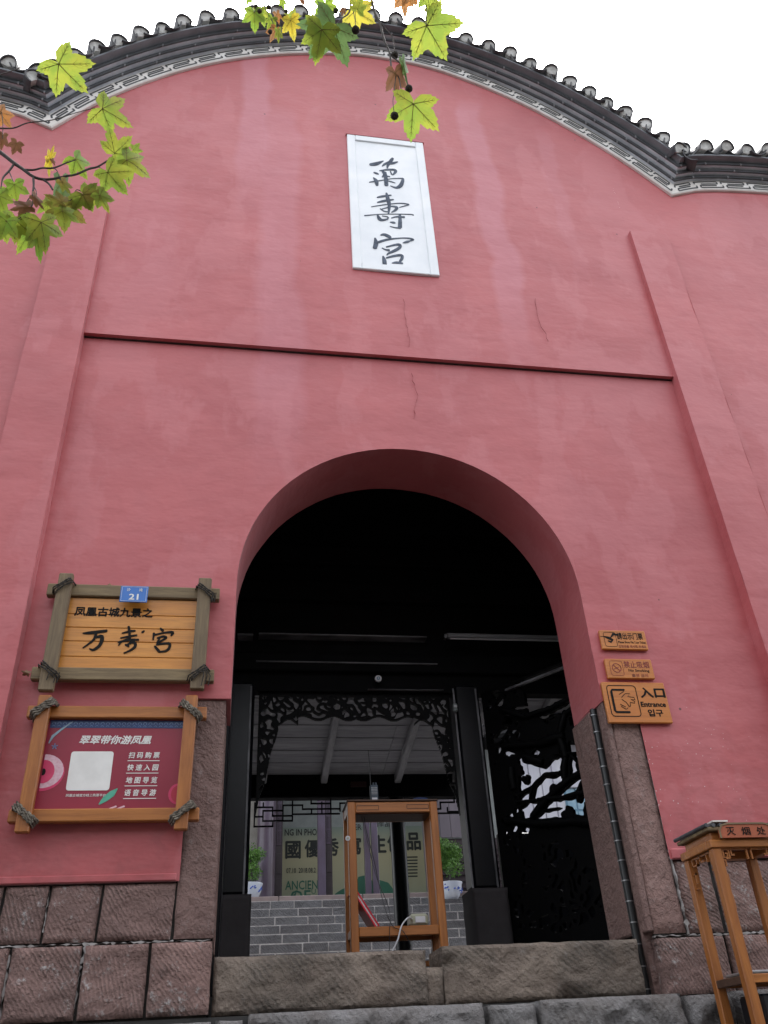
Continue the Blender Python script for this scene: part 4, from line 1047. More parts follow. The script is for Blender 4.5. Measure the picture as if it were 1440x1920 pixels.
BLOBS = [(wing_t(*p), r) for p, r in (((925, 1350), .12), ((1000, 1370), .13), ((1050, 1370), .13), ((1030, 1405), .10), ((1095, 1375), .12), ((950, 1450), .15), ((945, 1500), .12), ((1010, 1560), .10), ((1070, 1560), .14), ((1120, 1560), .12), ((1000, 1600), .10), ((950, 1620), .12), ((1010, 1640), .10), ((1000, 1680), .11), ((960, 1660), .10), ((1110, 1520), .08), ((985, 1462), .035), ((1035, 1478), .04), ((1090, 1440), .05), ((1015, 1425), .06), ((1065, 1525), .05), ((1100, 1600), .10), ((1060, 1620), .06))]
zlo_, zhi_ = .42, zc+.02
OP = (wing_t(972, 1480)[0], WL, wing_t(1060, 1548)[1], wing_t(1060, 1392)[1])
def wing_fn(u, z):
    if u < .05 or u > WL-.05 or z > zhi_-.03: return -.01
    if z < .86+.04*math.sin(u*9): return -.01
    d = 1.0
    for a, c, r in BR: d = min(d, cap((u, z), a, c, r*.75)+.016*noise.noise((u*16, z*16, 4)))
    for (c, r) in BLOBS:
        q = math.hypot(u-c[0], z-c[1])-r
        d = min(d, q+.035*noise.noise((u*22, z*22, 2)))
    if OP[0] < u < OP[1] and OP[2] < z < OP[3]: return d
    if u > wing_t(985, 1320)[0] and z > wing_t(1010, 1350)[1]: return d
    return min(d, scroll(u, z, 1.2, 5.0)-.001)
def PW(u, y, z): return (pA.x+dv.x*u-dv.y*y, pA.y+dv.y*u+dv.x*y, z)
mb = MB().msq(wing_fn, 0, WL, 170, zlo_, zhi_, 240, 0, .04, PW)
mb.build('carved_pine_screen', CARVE, hall)
# rounded boughs standing proud of the carved ground, and a light line painted along the top edge
for (a_, c_, r_) in BR:
    P = [Vector(PW(a_[0], -.012, a_[1])), Vector(PW((a_[0]+c_[0])/2+rnd.uniform(-.01, .01), -.02, (a_[1]+c_[1])/2)), Vector(PW(c_[0], -.012, c_[1]))]
    MB().tube(P, [r_*.55, r_*.62, r_*.5], 9).build('carved_bough', CARVE, hall, smooth=60)
MB().add([PW(.3, -.03, zhi_-.075), PW(WL, -.03, zhi_-.075), PW(WL, -.03, zhi_-.055), PW(.3, -.03, zhi_-.055), PW(.3, -.001, zhi_-.075), PW(WL, -.001, zhi_-.075), PW(WL, -.001, zhi_-.055), PW(.3, -.001, zhi_-.055)], [(0, 1, 2, 3), (4, 7, 6, 5), (0, 4, 5, 1), (2, 6, 7, 3)]).build('screen_top_light_line', DIM, hall)
# mirrored wing on the left, plain carved panel
mb = MB().msq(lambda u, z: -.01 if (u < .06 or u > 1.2 or z < .9 or z > zhi_-.05) else scroll(u, z, .8, 9.), 0, 1.3, 90, zlo_, zhi_, 150, 0, .04, lambda u, y, z: (-.14-dv.x*u, 2.02+dv.y*u+y, z))
mb.build('carved_side_screen', CARVE, hall)
MB().box((at(938, 1600, 6.3).x, 6.3, .42), (6.6, 6.4, at(1050, 1560, 6.3).z), .01).build('low_dado_wall', BLACKL, hall)
# light fittings on the lintel
a = at(836, 1192, YC-.16); c = at(1060, 1194, YC-.16)
tl = thing('tube_lamp', ((a.x+c.x)/2, YC-.15, a.z), 'unlit pale fluorescent tube fitting high on the dark lintel at the right', 'lamp')
MB().box((a.x, YC-.20, a.z-.028), (c.x+.2, YC-.14, a.z+.012), .006).build('lamp_housing', simple('grey_lamp_housing', (.30, .31, .33), (.26, .27, .29), .5, 3), tl)
MB().tube([(a.x+.03, YC-.185, a.z-.04), (c.x+.17, YC-.185, a.z-.04)], .008, 8).build('lamp_tube', WPLAS, tl, smooth=60)
MB().box((a.x-.02, YC-.19, a.z-.035), (a.x-.001, YC-.14, a.z+.005)).build('end_cap', METAL, tl)
q = at(709, 1273, YC-.07)
de = thing('smoke_detector', (q.x, YC-.06, q.z), 'small round white detector with blue centre on the lintel above the carved screen', 'detector')
rr_ = .027
def ydisc(cx_, cz_, r, y0, y1, n=20):
    return MB().prism([(cx_+r*math.cos(2*math.pi*k/n), cz_+r*math.sin(2*math.pi*k/n)) for k in range(n)], y0, y1)
ydisc(q.x, q.z, .030, YC-.085, YC-.061).build('detector_body', WPLAS, de); ydisc(q.x, q.z, .016, YC-.09, YC-.0855).build('detector_lens', simple('blue_lens', (.08, .22, .36), None, .3), de); ydisc(q.x, q.z, .006, YC-.093, YC-.0905).build('detector_eye', WPLAS, de)
q = at(853, 1326, YC-.05)
em = thing('emergency_lamp', (q.x, YC-.05, q.z), 'tiny pale emergency lamp on the black column right of the carved screen', 'lamp')
MB().box((q.x-.02, YC-.07, q.z-.045), (q.x+.02, YC-.03, q.z+.03), .008).build('lamp_body', simple('grey_green_lamp', (.25, .29, .29), None, .4), em)
MB().box((q.x-.017, YC-.078, q.z-.01), (q.x+.017, YC-.0705, q.z+.01), .003).build('lamp_window', WPLAS, em)

# second bay: planked ceiling sloping down to the courtyard
Ye = 6.5; ze = at(700, 1457, Ye).z; sl_ = .20
def cz(Y): return ze+(Ye-Y)*sl_
XB = at(935, 1450, 5.0).x; YO = 4.95
wid = .155; y = YC+.14; i = 0
while y < Ye:
    y2 = min(y+wid*rnd.uniform(.85, 1.15), Ye)
    for (xa, xb) in ((-2.5, 2.0), (2.003, XB), (XB+.003, 6.6)):
        if xb > XB and y > YO: continue
        mb = MB().box((xa, y+.004, 0), (xb, y2-.004, .025), .003); mb.v = [(x, yy, z+cz(yy)+(i % 2)*.006) for x, yy, z in mb.v]
        mb.build('ceiling_plank', PLANK, hall)
    y = y2; i += 1
for (xa, xb, yb) in ((-2.5, XB, Ye+.6), (XB+.002, 6.6, YO)):
    MB().add([(xa, YC+.1, cz(YC+.1)+.05), (xb, YC+.1, cz(YC+.1)+.05), (xb, yb, cz(yb)+.05), (xa, yb, cz(yb)+.05), (xa, YC+.1, cz(YC+.1)+.15), (xb, YC+.1, cz(YC+.1)+.15), (xb, yb, cz(yb)+.15), (xa, yb, cz(yb)+.15)],
              [(0, 1, 2, 3), (4, 7, 6, 5), (0, 4, 5, 1), (2, 6, 7, 3), (0, 3, 7, 4), (1, 5, 6, 2)]).build('hall_roof', TILE, hall)
xr1 = at(627, 1345, 5.05).x; xr2 = at(783, 1365, 4.9).x
for x_ in (xr1-.82*2, xr1-.82, xr1, xr2, xr2+.82, xr2+1.64, xr2+2.46, xr2+3.28):
    mb = MB().box((x_-.045, YC+.14, -.11), (x_+.045, Ye if x_ < XB else YO, 0), .012); mb.v = [(x, yy, z+cz(yy)-.003) for x, yy, z in mb.v]; mb.build('rafter', RAFT, hall)
zf1 = at(600, 1497, Ye).z
MB().box((-2.5, Ye-.06, zf1), (XB+.05, Ye+.12, ze+.05), .01).build('eave_beam', BLACKM, hall)
MB().box((XB+.05, YO-.1, cz(YO)-.16), (6.6, YO+.04, cz(YO)-.01), .01).build('eave_beam', BLACKM, hall)
# hanging fretwork under the beam
def fretline(mb, P): 
    for (a, c) in zip(P, P[1:]):
        (xa, za), (xc, zc_) = a, c
        mb.box((min(xa, xc)-.009, Ye+.02, min(za, zc_)-.009), (max(xa, xc)+.009, Ye+.045, max(za, zc_)+.009))
def fz(L): return [((lambda q: (q.x, q.z))(at(430+a/6.26, 1450+c_/6.26, Ye+.03))) for a, c_ in L]
def rect_(L):
    P = fz(L); out = [P[0]]
    for k in range(1, len(P)):
        (xa, za), (xc, zc_) = out[-1], P[k]
        out.append((xc, za) if abs(xc-xa) > abs(zc_-za) else (xa, zc_))
    return out
mb = MB()
for L in ([(300, 350), (300, 625), (510, 620)], [(300, 400), (510, 380), (510, 500), (740, 480)], [(300, 510), (395, 505), (395, 440), (630, 430), (630, 375), (860, 365), (860, 420), (1290, 395)], [(395, 505), (395, 560), (740, 540), (740, 330)],
          [(400, 350), (400, 390)], [(510, 620), (510, 570)], [(740, 480), (1290, 450)], [(960, 320), (960, 355), (1190, 345), (1190, 300)], [(1190, 345), (1190, 455)], [(1085, 340), (1085, 455)], [(965, 420), (965, 465)], [(1300, 440), (1300, 350), (1420, 345), (1420, 300)],
          [(630, 430), (630, 545)]):
    fretline(mb, rect_(L))
for L in ([(1440, 345), (1700, 340), (1700, 400)], [(1560, 300), (1560, 400)], [(1700, 400), (2000, 390), (2000, 300)], [(2000, 340), (2200, 330), (2200, 290)], [(2200, 420), (2480, 400), (2480, 340), (2640, 330), (2640, 290)], [(2560, 405), (2560, 450), (2700, 445)], [(2300, 300), (2300, 420)], [(2400, 470), (2700, 460)]):
    fretline(mb, rect_(L))
mb.build('hanging_fretwork', BLACKM, hall)
# courtyard-side columns
xq = at(748, 1600, Ye).x
for x_ in (xq, xq-3.0):
    MB().lathe([(.105, 1.15), (.105, zf1)], x_, Ye, 20).build('round_column', BLACKL, hall, smooth=50)
    MB().lathe([(.16, .42), (.17, .6), (.15, .8), (.13, 1.0), (.115, 1.15)], x_, Ye, 20).build('column_plinth', simple('pinkish_plinth_stone', (.28, .2, .19), (.2, .15, .15), .8, 5), hall, smooth=50)
MB().box((at(657, 1472, 6.43).x, 6.41, at(657, 1476, 6.43).z), (at(687, 1472, 6.43).x, 6.437, at(657, 1466, 6.43).z), .004).build('wall_plaque', simple('dull_red_board', (.05, .012, .012), None, .6), hall)

# ------------------------------------------------------------------ courtyard and stair
sheet('courtyard_floor', -8, 12, 6.9, 9.0, .285, simple('pale_courtyard_paving', (.34, .33, .31), (.26, .25, .24), .8, 3))
stair = thing('courtyard_stair', (2.0, 9.0, .3), 'broad grey stone stair with white mortar joints rising from the courtyard', 'stair')
RZ, TR = .165, .30; ys0 = 6.95; nst = 14
z = .285; y = ys0; cols = MB()
for i in range(nst):
    zt = .42+.165*(i) - .0
    yf = 6.95+.285*i
    # mortar body of the riser
    MB().box((-2.5, yf+.012, zt-.165), (7.5, yf+.6, zt-.006)).build('mortar_bed', MORTAR, stair)
    x = -2.5+rnd.uniform(-.2, 0)
    if i >= 6:
        while x < 7.5:
            L_ = rnd.uniform(.38, .72)
            if x+L_ > -.2 and x < 6.5:
                o = MB().box((x+.006, yf-.002+rnd.uniform(0, .014), zt-.155+rnd.uniform(-.006, .006)), (x+L_-.009, yf+.28, zt-.018+rnd.uniform(0, .004)), .008).build('stair_stone', BRK, stair)
            x += L_
    else:
        MB().box((-2.5, yf, zt-.158), (7.5, yf+.28, zt-.004), .008).build('stair_stone', BRK, stair)
ytop = 6.95+.285*nst; ztopf = .42+.165*(nst-1)
x = -3.0
while x < 7.5:
    L_ = rnd.uniform(1.0, 1.6); MB().box((x, ytop-.02, ztopf-.03), (x+L_-.01, ytop+.5, ztopf+.11), .012).build('coping_slab', simple('pinkish_coping_stone', (.26, .20, .19), (.2, .16, .155), .8, 6, .4), stair); x += L_
PZ = ztopf+.11
b = MB().box((-6, ytop+.45, .2), (10, ytop+6, PZ-.01)); b.build('upper_terrace', GRN)['kind'] = 'structure'

# rear hall front
rear = thing('rear_hall', (2.2, ytop+1, PZ), 'rear hall front with purple lacquered columns and open lattice door leaves above the stair', 'hall')
YR = ytop+.85
def X(px, py=1620, Y=None): return at(px, py, Y if Y else YR).x
xa, xb = X(481), X(515)
MB().lathe([(.17, PZ), (.17, PZ+4)], (xa+xb)/2, YR, 24).build('purple_column', PURP, rear, smooth=50)
MB().box((X(503), YR+.12, PZ), (X(517), YR+.2, PZ+4)).build('purple_jamb', PURP, rear)
def doorleaf(pa, pb, Yd, flip=1):
    a_, b__ = X(pa), X(pb); 
    D = MB().box((a_, Yd, PZ+.05), (b__, Yd+.05, PZ+3.2), .006).build('door_leaf', LEAFD, rear)
    wd = b__-a_
    for (z0_, z1_) in ((PZ+.12, PZ+.5), (PZ+.58, PZ+.95)):
        MB().box((a_+wd*.15, Yd-.012, z0_), (b__-wd*.15, Yd-.001, z1_), .005).build('door_panel', LEAFD, D)
    mb = MB()
    for k in range(7): mb.box((a_+wd*.2, Yd-.014, PZ+1.1+k*.26), (b__-wd*.2, Yd-.001, PZ+1.13+k*.26))
    for k in (.3, .5, .7): mb.box((a_+wd*k-.008, Yd-.0135, PZ+1.1), (a_+wd*k+.008, Yd-.0015, PZ+2.9))
    mb.build('door_lattice', PURP, D)
doorleaf(517, 531, YR+.3); 
MB().box((X(597), YR+.1, PZ), (X(612), YR+.22, PZ+3.6), .01).build('purple_jamb', PURP, rear); doorleaf(612, 626, YR+.25)
MB().box((X(686), YR+.1, PZ), (X(697), YR+.22, PZ+3.6), .01).build('purple_jamb', PURP, rear)
MB().box((X(700), YR+.1, PZ), (X(712), YR+.22, PZ+3.6), .01).build('purple_jamb', PURP, rear)
MB().lathe([(.12, PZ), (.12, PZ+4)], X(808), YR, 20).build('purple_column', PURP, rear, smooth=50)
for i in range(6):
    xx = X(812)+i*.22
    MB().box((xx+.002, YR+.1, PZ+1.15), (xx+.216, YR+.13, PZ+4), .004).build('wall_board', simple('grey_lilac_board', (.19, .165, .19), (.15, .13, .15), .6, 4, .1, (1, 1, .2)), rear)
mb = MB()
for k in range(8): mb.box((X(812), YR+.1, PZ+.1+k*.12), (X(812)+2, YR+.14, PZ+.15+k*.12))
mb.box((X(812), YR+.145, PZ), (X(812)+2.2, YR+.18, PZ+1.14)); mb.build('slatted_dado', LEAFD, rear)
mb = MB()
for k in range(8): mb.box((X(470)-1.0, YR+.1, PZ+.1+k*.12), (X(481), YR+.14, PZ+.15+k*.12))
mb.build('slatted_dado', LEAFD, rear)
MB().box((X(470)-3, YR+.2, PZ), (X(470)+.2, YR+.25, PZ+4)).build('side_panel_wall', simple('beige_grey_wall', (.3, .28, .25), None, .7), rear)
MB().box((-3, YR-1.2, PZ+3.9), (9, YR+4.5, PZ+4.1)).build('rear_roof', TILE, rear)
YB = YR+1.3
MB().box((-2, YB+.06, PZ), (8, YB+.12, PZ+4)).build('rear_wall', simple('pale_grey_green_wall', (.36, .39, .38), (.3, .33, .32), .7), rear)
# banner
BN = thing('exhibition_banner', (2.4, YB, PZ), 'large beige and green printed exhibition banner with big black characters inside the rear hall', 'banner')
bx0, bx1 = X(500, 1620, YB), X(830, 1620, YB); bz1 = at(600, 1551, YB).z; bz0 = PZ+.02
MB().box((bx0, YB, bz0), (bx1, YB+.03, bz1)).build('banner_sheet', BNR, BN)
def pr(p0, p1): a_ = at(*p0, YB-.002); c_ = at(*p1, YB-.002); return (a_.x, c_.z, c_.x, a_.z)
YT = YB-.002
BK = simple('black_banner_print', (.03, .035, .03), None, .6); GRP = simple('green_banner_print', (.05, .19, .12), (.035, .14, .09), .6, 2)
def btxt(s__, p0, p1, m=BK, bold=.0): 
    r_ = pr(p0, p1); text_mb(s__, r_, YT, .004, 0, bold).build('banner_lettering', m, BN)
btxt('NG IN PHO', (534, 1555), (594, 1566), BK, .02); btxt('VER', (655, 1546), (678, 1556), BK, .01); btxt('L', (683, 1546), (688, 1555)); btxt('作品', (705, 1540), (735, 1550), BK, .0)
for ch, xa_ in (('國', 536), ('優', 572), ('秀', 608), ('寫', 650), ('生', 697), ('作', 726), ('品', 762)):
    btxt(ch, (xa_, 1578-(xa_-536)*.07), (xa_+27, 1609-(xa_-536)*.07), BK, .035)
btxt('07.10  2018.08.2', (537, 1628), (592, 1636), BK, .01)
btxt('ANCIEN', (535, 1652), (596, 1667), GRP, .015); btxt('OF', (545, 1670), (582, 1690), GRP, .02); btxt('U', (584, 1667), (592, 1676), GRP)
for k in range(7): r_ = pr((763, 1606+k*6), (783, 1608+k*6)); MB().box((r_[0], YT-.003, r_[1]), (r_[2], YT, r_[3])).build('banner_small_print', BK, BN)
def rf(pts): return [((lambda q: (q.x, q.z))(at(a_, c_, YB-.002))) for a_, c_ in pts]
MB().prism(rf([(628, 1676), (640, 1668), (668, 1655), (672, 1644), (690, 1640), (700, 1655), (712, 1650), (728, 1655), (738, 1668), (738, 1690), (628, 1690)]), YT-.004, YT).build('printed_temple_roof', GRP, BN)
MB().prism(rf([(536, 1688), (548, 1680), (556, 1672), (552, 1690)]), YT-.004, YT).build('printed_temple_roof', GRP, BN)

# potted plant on the right of the stair, and one half hidden on the left
def crown(name, c_, r, n, parent, m, seed):
    R_ = random.Random(seed); mb = MB(); lobes = [(Vector((R_.uniform(-.6, .6)*r, R_.uniform(-.6, .6)*r, R_.uniform(-.5, .6)*r)), r*R_.uniform(.35, .55)) for _ in range(9)]
    for i in range(n):
        l, lr = lobes[i % 9]; d = Vector((R_.gauss(0, 1), R_.gauss(0, 1), R_.gauss(0, 1))).normalized()
        p = Vector(c_)+l+d*lr*R_.uniform(.6, 1.05); s__ = .024*R_.uniform(.7, 1.3)
        u = Vector((R_.gauss(0, 1), R_.gauss(0, 1), R_.gauss(0, 1))).normalized(); v_ = u.cross(d); v_ = v_.normalized() if v_.length > .01 else Vector((1, 0, 0))
        mb.add([p, p+u*s__+v_*s__*.5, p+u*s__*2, p+u*s__-v_*s__*.5], [(0, 1, 2, 3)])
    return mb.build(name, m, parent)
BUSH = leaf_mat('bush_leaf', (.13, .27, .05), (.07, .17, .03), .35, 0)
PORC = simple('white_porcelain', (.72, .76, .82), (.62, .68, .78), .15, 4); CBL = simple('cobalt_glaze', (.03, .07, .35), (.05, .12, .5), .15, 10)
def potplant(pxc, pyb, Yp_, lab, r, seed, nleaf=2600):
    q = at(pxc, pyb, Yp_); o = thing('potted_plant', (q.x, Yp_, q.z), lab, 'potted plant', 'potted plants at the ends of the stair top')
    zb_ = q.z
    MB().lathe([(.11, zb_), (.15, zb_+.05), (.20, zb_+.16), (.21, zb_+.24), (.225, zb_+.27), (.225, zb_+.285), (.20, zb_+.285), (.19, zb_+.25)], q.x, Yp_, 24).build('pot', PORC, o, smooth=50)
    mb = MB()
    R_ = random.Random(seed)
    for k in range(16):
        a = math.pi*2*k/16+R_.uniform(-.1, .1); zz = zb_+.15+R_.uniform(-.03, .05); rr = .203
        for t_ in range(3):
            a2 = a+R_.uniform(-.1, .1); z2 = zz+R_.uniform(-.03, .03); mb.tube([(q.x+rr*1.01*math.cos(a2), Yp_+rr*1.01*math.sin(a2), z2), (q.x+(rr+.008)*math.cos(a2+.12), Yp_+(rr+.008)*math.sin(a2+.12), z2+.012)], .010, 5)
    mb.build('pot_motif', CBL, o)
    MB().tube([(q.x, Yp_, zb_+.25), (q.x+.02, Yp_, zb_+.45), (q.x-.01, Yp_, zb_+.7)], [.02, .016, .012], 7).build('stem', TWIG, o)
    crown('foliage', (q.x, Yp_, zb_+.27+.85*r+.12), r, nleaf, o, BUSH, seed)
    return q.z
YPp = ytop-.30
zpb = potplant(846, 1688, YPp, 'green bush in a blue and white porcelain pot to the right of the stair top', .34, 3)
q = at(846, 1688, YPp)
if True:
    sd_ = thing('pot_pedestal', (q.x, YPp, q.z-.45), 'low stone block carrying the porcelain pot beside the stair', 'pedestal')
    MB().box((q.x-.18, YPp-.18, q.z-.45), (q.x+.18, YPp+.18, q.z-.001), .01).build('pedestal_block', BRK, sd_)
potplant(468, 1690, ytop+.30, 'green plant in a pot half hidden at the left end of the stair top', .30, 5, 1400)

# side building seen through the pine screen
sb = thing('side_building', (5.2, 9.4, .3), 'pale building with ribbed lilac panels and blue lattice windows beyond the pine screen', 'building')
sx0 = at(930, 1480, 9.2).x; sxm = at(1052, 1480, 9.2).x; sx1 = sxm+3.5
MB().box((sx0, 9.25, .3), (sx1, 9.4, at(1000, 1395, 9.2).z)).build('wall', simple('pale_lilac_wall', (.55, .54, .60), (.45, .44, .5), .6), sb)
x = sx0
PANL = simple('pale_lilac_panel', (.62, .62, .67), (.50, .50, .58), .5, 3, .05, (2, 1, .2))
while x < sxm:
    MB().box((x, 9.225, .3), (x+.20, 9.249, at(1000, 1400, 9.2).z), .02).build('rib_panel', PANL, sb); x += .215
zt_ = at(1075, 1480, 9.2).z; zb2 = at(1075, 1545, 9.2).z
MB().box((sxm, 9.15, zt_+.02), (sx1, 9.249, zt_+.16), .01).build('window_lintel', PANL, sb)
for k in range(4):
    xw = sxm+.05+k*.62
    W_ = MB().box((xw, 9.2, zb2-.2), (xw+.56, 9.249, zt_), .008).build('window_frame', simple('blue_window_paint', (.12, .24, .33), (.09, .2, .3), .5), sb)
    for a_ in range(3):
        for b__ in range(4):
            MB().box((xw+.03+a_*.175, 9.193, zb2-.15+b__*((zt_-zb2+.2)/4)), (xw+.03+a_*.175+.15, 9.1985, zb2-.15+(b__+.82)*((zt_-zb2+.2)/4))).build('pane', simple('pale_blue_glass', (.3, .44, .52), (.2, .34, .45), .2), W_)
MB().box((sx0-.3, 8.95, at(1000, 1393, 9.2).z), (sx1+.3, 9.6, at(1000, 1393, 9.2).z+.10), .01).build('roof_eave', BLACKM, sb)
MB().box((sx0-.3, 9.1, at(1000, 1393, 9.2).z+.101), (sx1+.3, 9.6, at(1000, 1320, 9.2).z), .01).build('upper_timber_wall', BLACKL, sb)
dp = tag(MB().box((3.15, 3.0, .55), (4.4, 3.05, .98), .01).build('display_panel', simple('dim_blue_grey_panel', (.52, .55, .66), (.30, .33, .5), .5, 3)), 'low blue grey display panel standing in the gloom behind the pine screen', 'panel')
MB().box((3.2, 3.0, .42), (3.24, 3.05, .55)).build('panel_foot', BLACKM, dp); MB().box((4.3, 3.0, .42), (4.34, 3.05, .55)).build('panel_foot', BLACKM, dp)

# ------------------------------------------------------------------ open ticket stand in the doorway
K = thing('ticket_stand', (1.13, 1.15, .42), 'open varnished brown wooden ticket stand in the middle of the doorway', 'stand')
kx0, kx1, ky0, ky1, kzt = .800, 1.458, 1.0, 1.30, 1.645
for (x, y) in ((kx0, ky0), (kx1-.055, ky0), (kx0, ky1-.05), (kx1-.055, ky1-.05)):
    MB().box((x, y, .42), (x+.055, y+.05, kzt), .005).build('leg', BRN, K)
MB().box((kx0+.056, ky0+.003, kzt-.075), (kx1-.056, ky0+.04, kzt-.003), .004).build('apron', BRNX, K)
MB().box((kx0+.056, ky1-.04, kzt-.075), (kx1-.056, ky1-.003, kzt-.003), .004).build('apron', BRNX, K)
for x in (kx0+.004, kx1-.045): MB().box((x, ky0+.052, kzt-.075), (x+.04, ky1-.052, kzt-.003), .004).build('apron', BRN, K)
MB().box((kx0-.006, ky0-.006, kzt+.001), (kx1+.006, ky1+.006, kzt+.014), .004).build('table_top', BRND, K)
MB().box((kx0+.045, ky0+.042, kzt-.08), (kx1-.045, ky1-.042, kzt-.02)).build('underside_panel', BRND, K)
mb = MB(); framerect(mb, kx0+.065, kzt-.058, kx0+.225, kzt-.028, .004, ky0+.003, .004); framerect(mb, kx1-.225, kzt-.052, kx1-.065, kzt-.024, .004, ky0+.003, .004)
mb.build('apron_carving', simple('dark_groove', (.08, .03, .012), None, .6), K)
for y_ in (ky0+.006, ky1-.046): MB().box((kx0+.056, y_, .765), (kx1-.056, y_+.04, .825), .005).build('shelf_rail', BRNX, K)
for x in (kx0+.008, kx1-.048): MB().box((x, ky0+.052, .770), (x+.04, ky1-.052, .822), .004).build('shelf_rail', BRN, K)
MB().box((kx0+.05, ky0+.048, .800), (kx1-.05, ky1-.048, .815)).build('shelf', BRND, K)
MB().box((kx0+.056, ky1-.044, .60), (kx1-.056, ky1-.008, .635), .005).build('lower_rail', BRNX, K)
MB().box((kx0+.056, ky0+.008, .50), (kx1-.056, ky0+.04, .535), .005).build('lower_rail', BRNX, K)
q = at(652, 1572, ky0-.002)
dbm = thing('round_white_button', (q.x, ky0, q.z), 'round white button stuck on the left leg of the ticket stand', 'button')
ydisc(q.x, q.z, .017, ky0-.008, ky0-.0005).build('button_rim', WPLAS, dbm); ydisc(q.x, q.z, .008, ky0-.011, ky0-.0085).build('button_centre', CREAM, dbm)
wk = thing('walkie_talkie', (1.0, 1.12, kzt+.014), 'dark walkie talkie with long aerial standing on the ticket stand', 'radio')
WB = simple('dark_blue_grey_plastic', (.04, .06, .085), (.03, .045, .06), .45, 20)
zt = kzt+.0145
MB().box((.985, 1.10, zt), (1.045, 1.135, zt+.135), .006).build('radio_body', WB, wk)
MB().tube([(.992, 1.118, zt+.13), (.990, 1.118, zt+.27), (.984, 1.118, zt+.40)], [.005, .003, .002], 6).build('aerial', BLKP, wk)
for k in (0, 1): MB().tube([(1.012+.02*k, 1.118, zt+.135), (1.012+.02*k, 1.118, zt+.155)], .007, 8).build('knob', WB, wk)
mb = MB()
for k in range(5): mb.box((.992, 1.0975, zt+.065+k*.011), (1.038, 1.0995, zt+.069+k*.011))
mb.build('speaker_grille', METAL, wk); MB().box((.995, 1.097, zt+.008), (1.035, 1.0995, zt+.04)).build('label_patch', WPLAS, wk)
q0 = at(770, 1496, 1.1); 
mb = MB(); vs = []
for j in range(7):
    for i in range(13):
        u, v_ = i/12, j/6; h = .05*math.sin(math.pi*u)**.5*math.sin(math.pi*v_)**.5*(.7+.5*noise.noise((u*5, v_*5, 1)))
        vs.append((q0.x-.01+.17*u, 1.04+.18*v_, kzt+.0145+max(0, h)))
mb.add(vs, [(j*13+i, j*13+i+1, (j+1)*13+i+1, (j+1)*13+i) for j in range(6) for i in range(12)])
tag(mb.build('folded_cloth', simple('dark_blue_cloth', (.02, .045, .13), (.012, .02, .07), .8, 30, .4), smooth=True), 'crumpled dark blue cloth lying on the right end of the ticket stand top', 'cloth')
# red folder leaning inside
RF = thing('red_folder', (.95, 1.12, .826), 'red ring folder leaning against the left leg inside the ticket stand', 'folder')
REDP = simple('red_plastic_cover', (.55, .015, .035), (.45, .012, .03), .3, 6)
pa, pb = Vector((.865, 1.06)), Vector((1.045, .828))   # x,z top and foot
ta = at(666, 1664, 1.02); tb = at(712, 1742, 1.02)
top_, foot_ = Vector((ta.x, ta.z)), Vector((tb.x, .832)); dd = (foot_-top_).normalized(); n_ = Vector((dd.y, -dd.x))
if n_.x > 0: n_ = -n_
for (o1, o2, m_, nm) in ((0, .009, REDP, 'folder_cover'), (.009, .020, simple('white_paper', (.7, .68, .68), None, .7), 'folder_pages'), (.020, .030, REDP, 'folder_cover')):
    ins = 0 if m_ is REDP else .006
    P = [top_+dd*ins+n_*o1, foot_-dd*ins+n_*o1, foot_-dd*ins+n_*o2, top_+dd*ins+n_*o2]
    MB().prism([(p.x, p.y) for p in P], 1.015+ins, 1.25-ins).build(nm, m_, RF)
ad = thing('power_adapter', (1.27, 1.1, .826), 'cream plastic power adapter on the ticket stand shelf with a white lead', 'adapter')
MB().box((1.215, 1.05, .8265), (1.345, 1.17, .905), .016).build('adapter_body', CREAM, ad); MB().box((1.25, 1.043, .845), (1.32, 1.0495, .885), .004).build('adapter_plate', WPLAS, ad)
ydisc(1.228, .872, .012, 1.036, 1.049).build('cable_socket', CREAM, ad)
MB().tube(catmull([(1.225, 1.035, .87), (1.19, .99, .87), (1.14, .98, .82), (1.11, .975, .74), (1.06, .98, .66), (1.0, 1.0, .60), (.98, 1.05, .45), (.98, 1.1, .43)], 5), .0055, 7).build('white_lead', WPLAS, ad, smooth=60)
bc = thing('hanging_cable', (.95, 1.1, .83), 'thin black cords hanging from the ticket stand top past the red folder', 'cord')
MB().tube(catmull([(.93, 1.1, kzt-.08), (.945, 1.09, 1.45), (.99, 1.08, 1.25), (1.03, 1.05, 1.0), (1.08, 1.0, .83), (1.15, .99, .79), (1.2, 1.0, .70)], 6), .0028, 6).build('cord', BLKP, bc, smooth=60)
MB().tube(catmull([(.915, 1.1, kzt-.08), (.95, 1.09, 1.38), (1.0, 1.08, 1.15), (1.06, 1.05, .98), (1.07, 1.0, .88), (1.06, .99, .80), (1.05, 1.0, .62)], 6), .0025, 6).build('cord', BLKP, bc, smooth=60)
fl = MB()
for s0, (x, y, z) in enumerate([(-1.32, -.05, 2.16), (-1.30, -.055, 2.12)]): pass

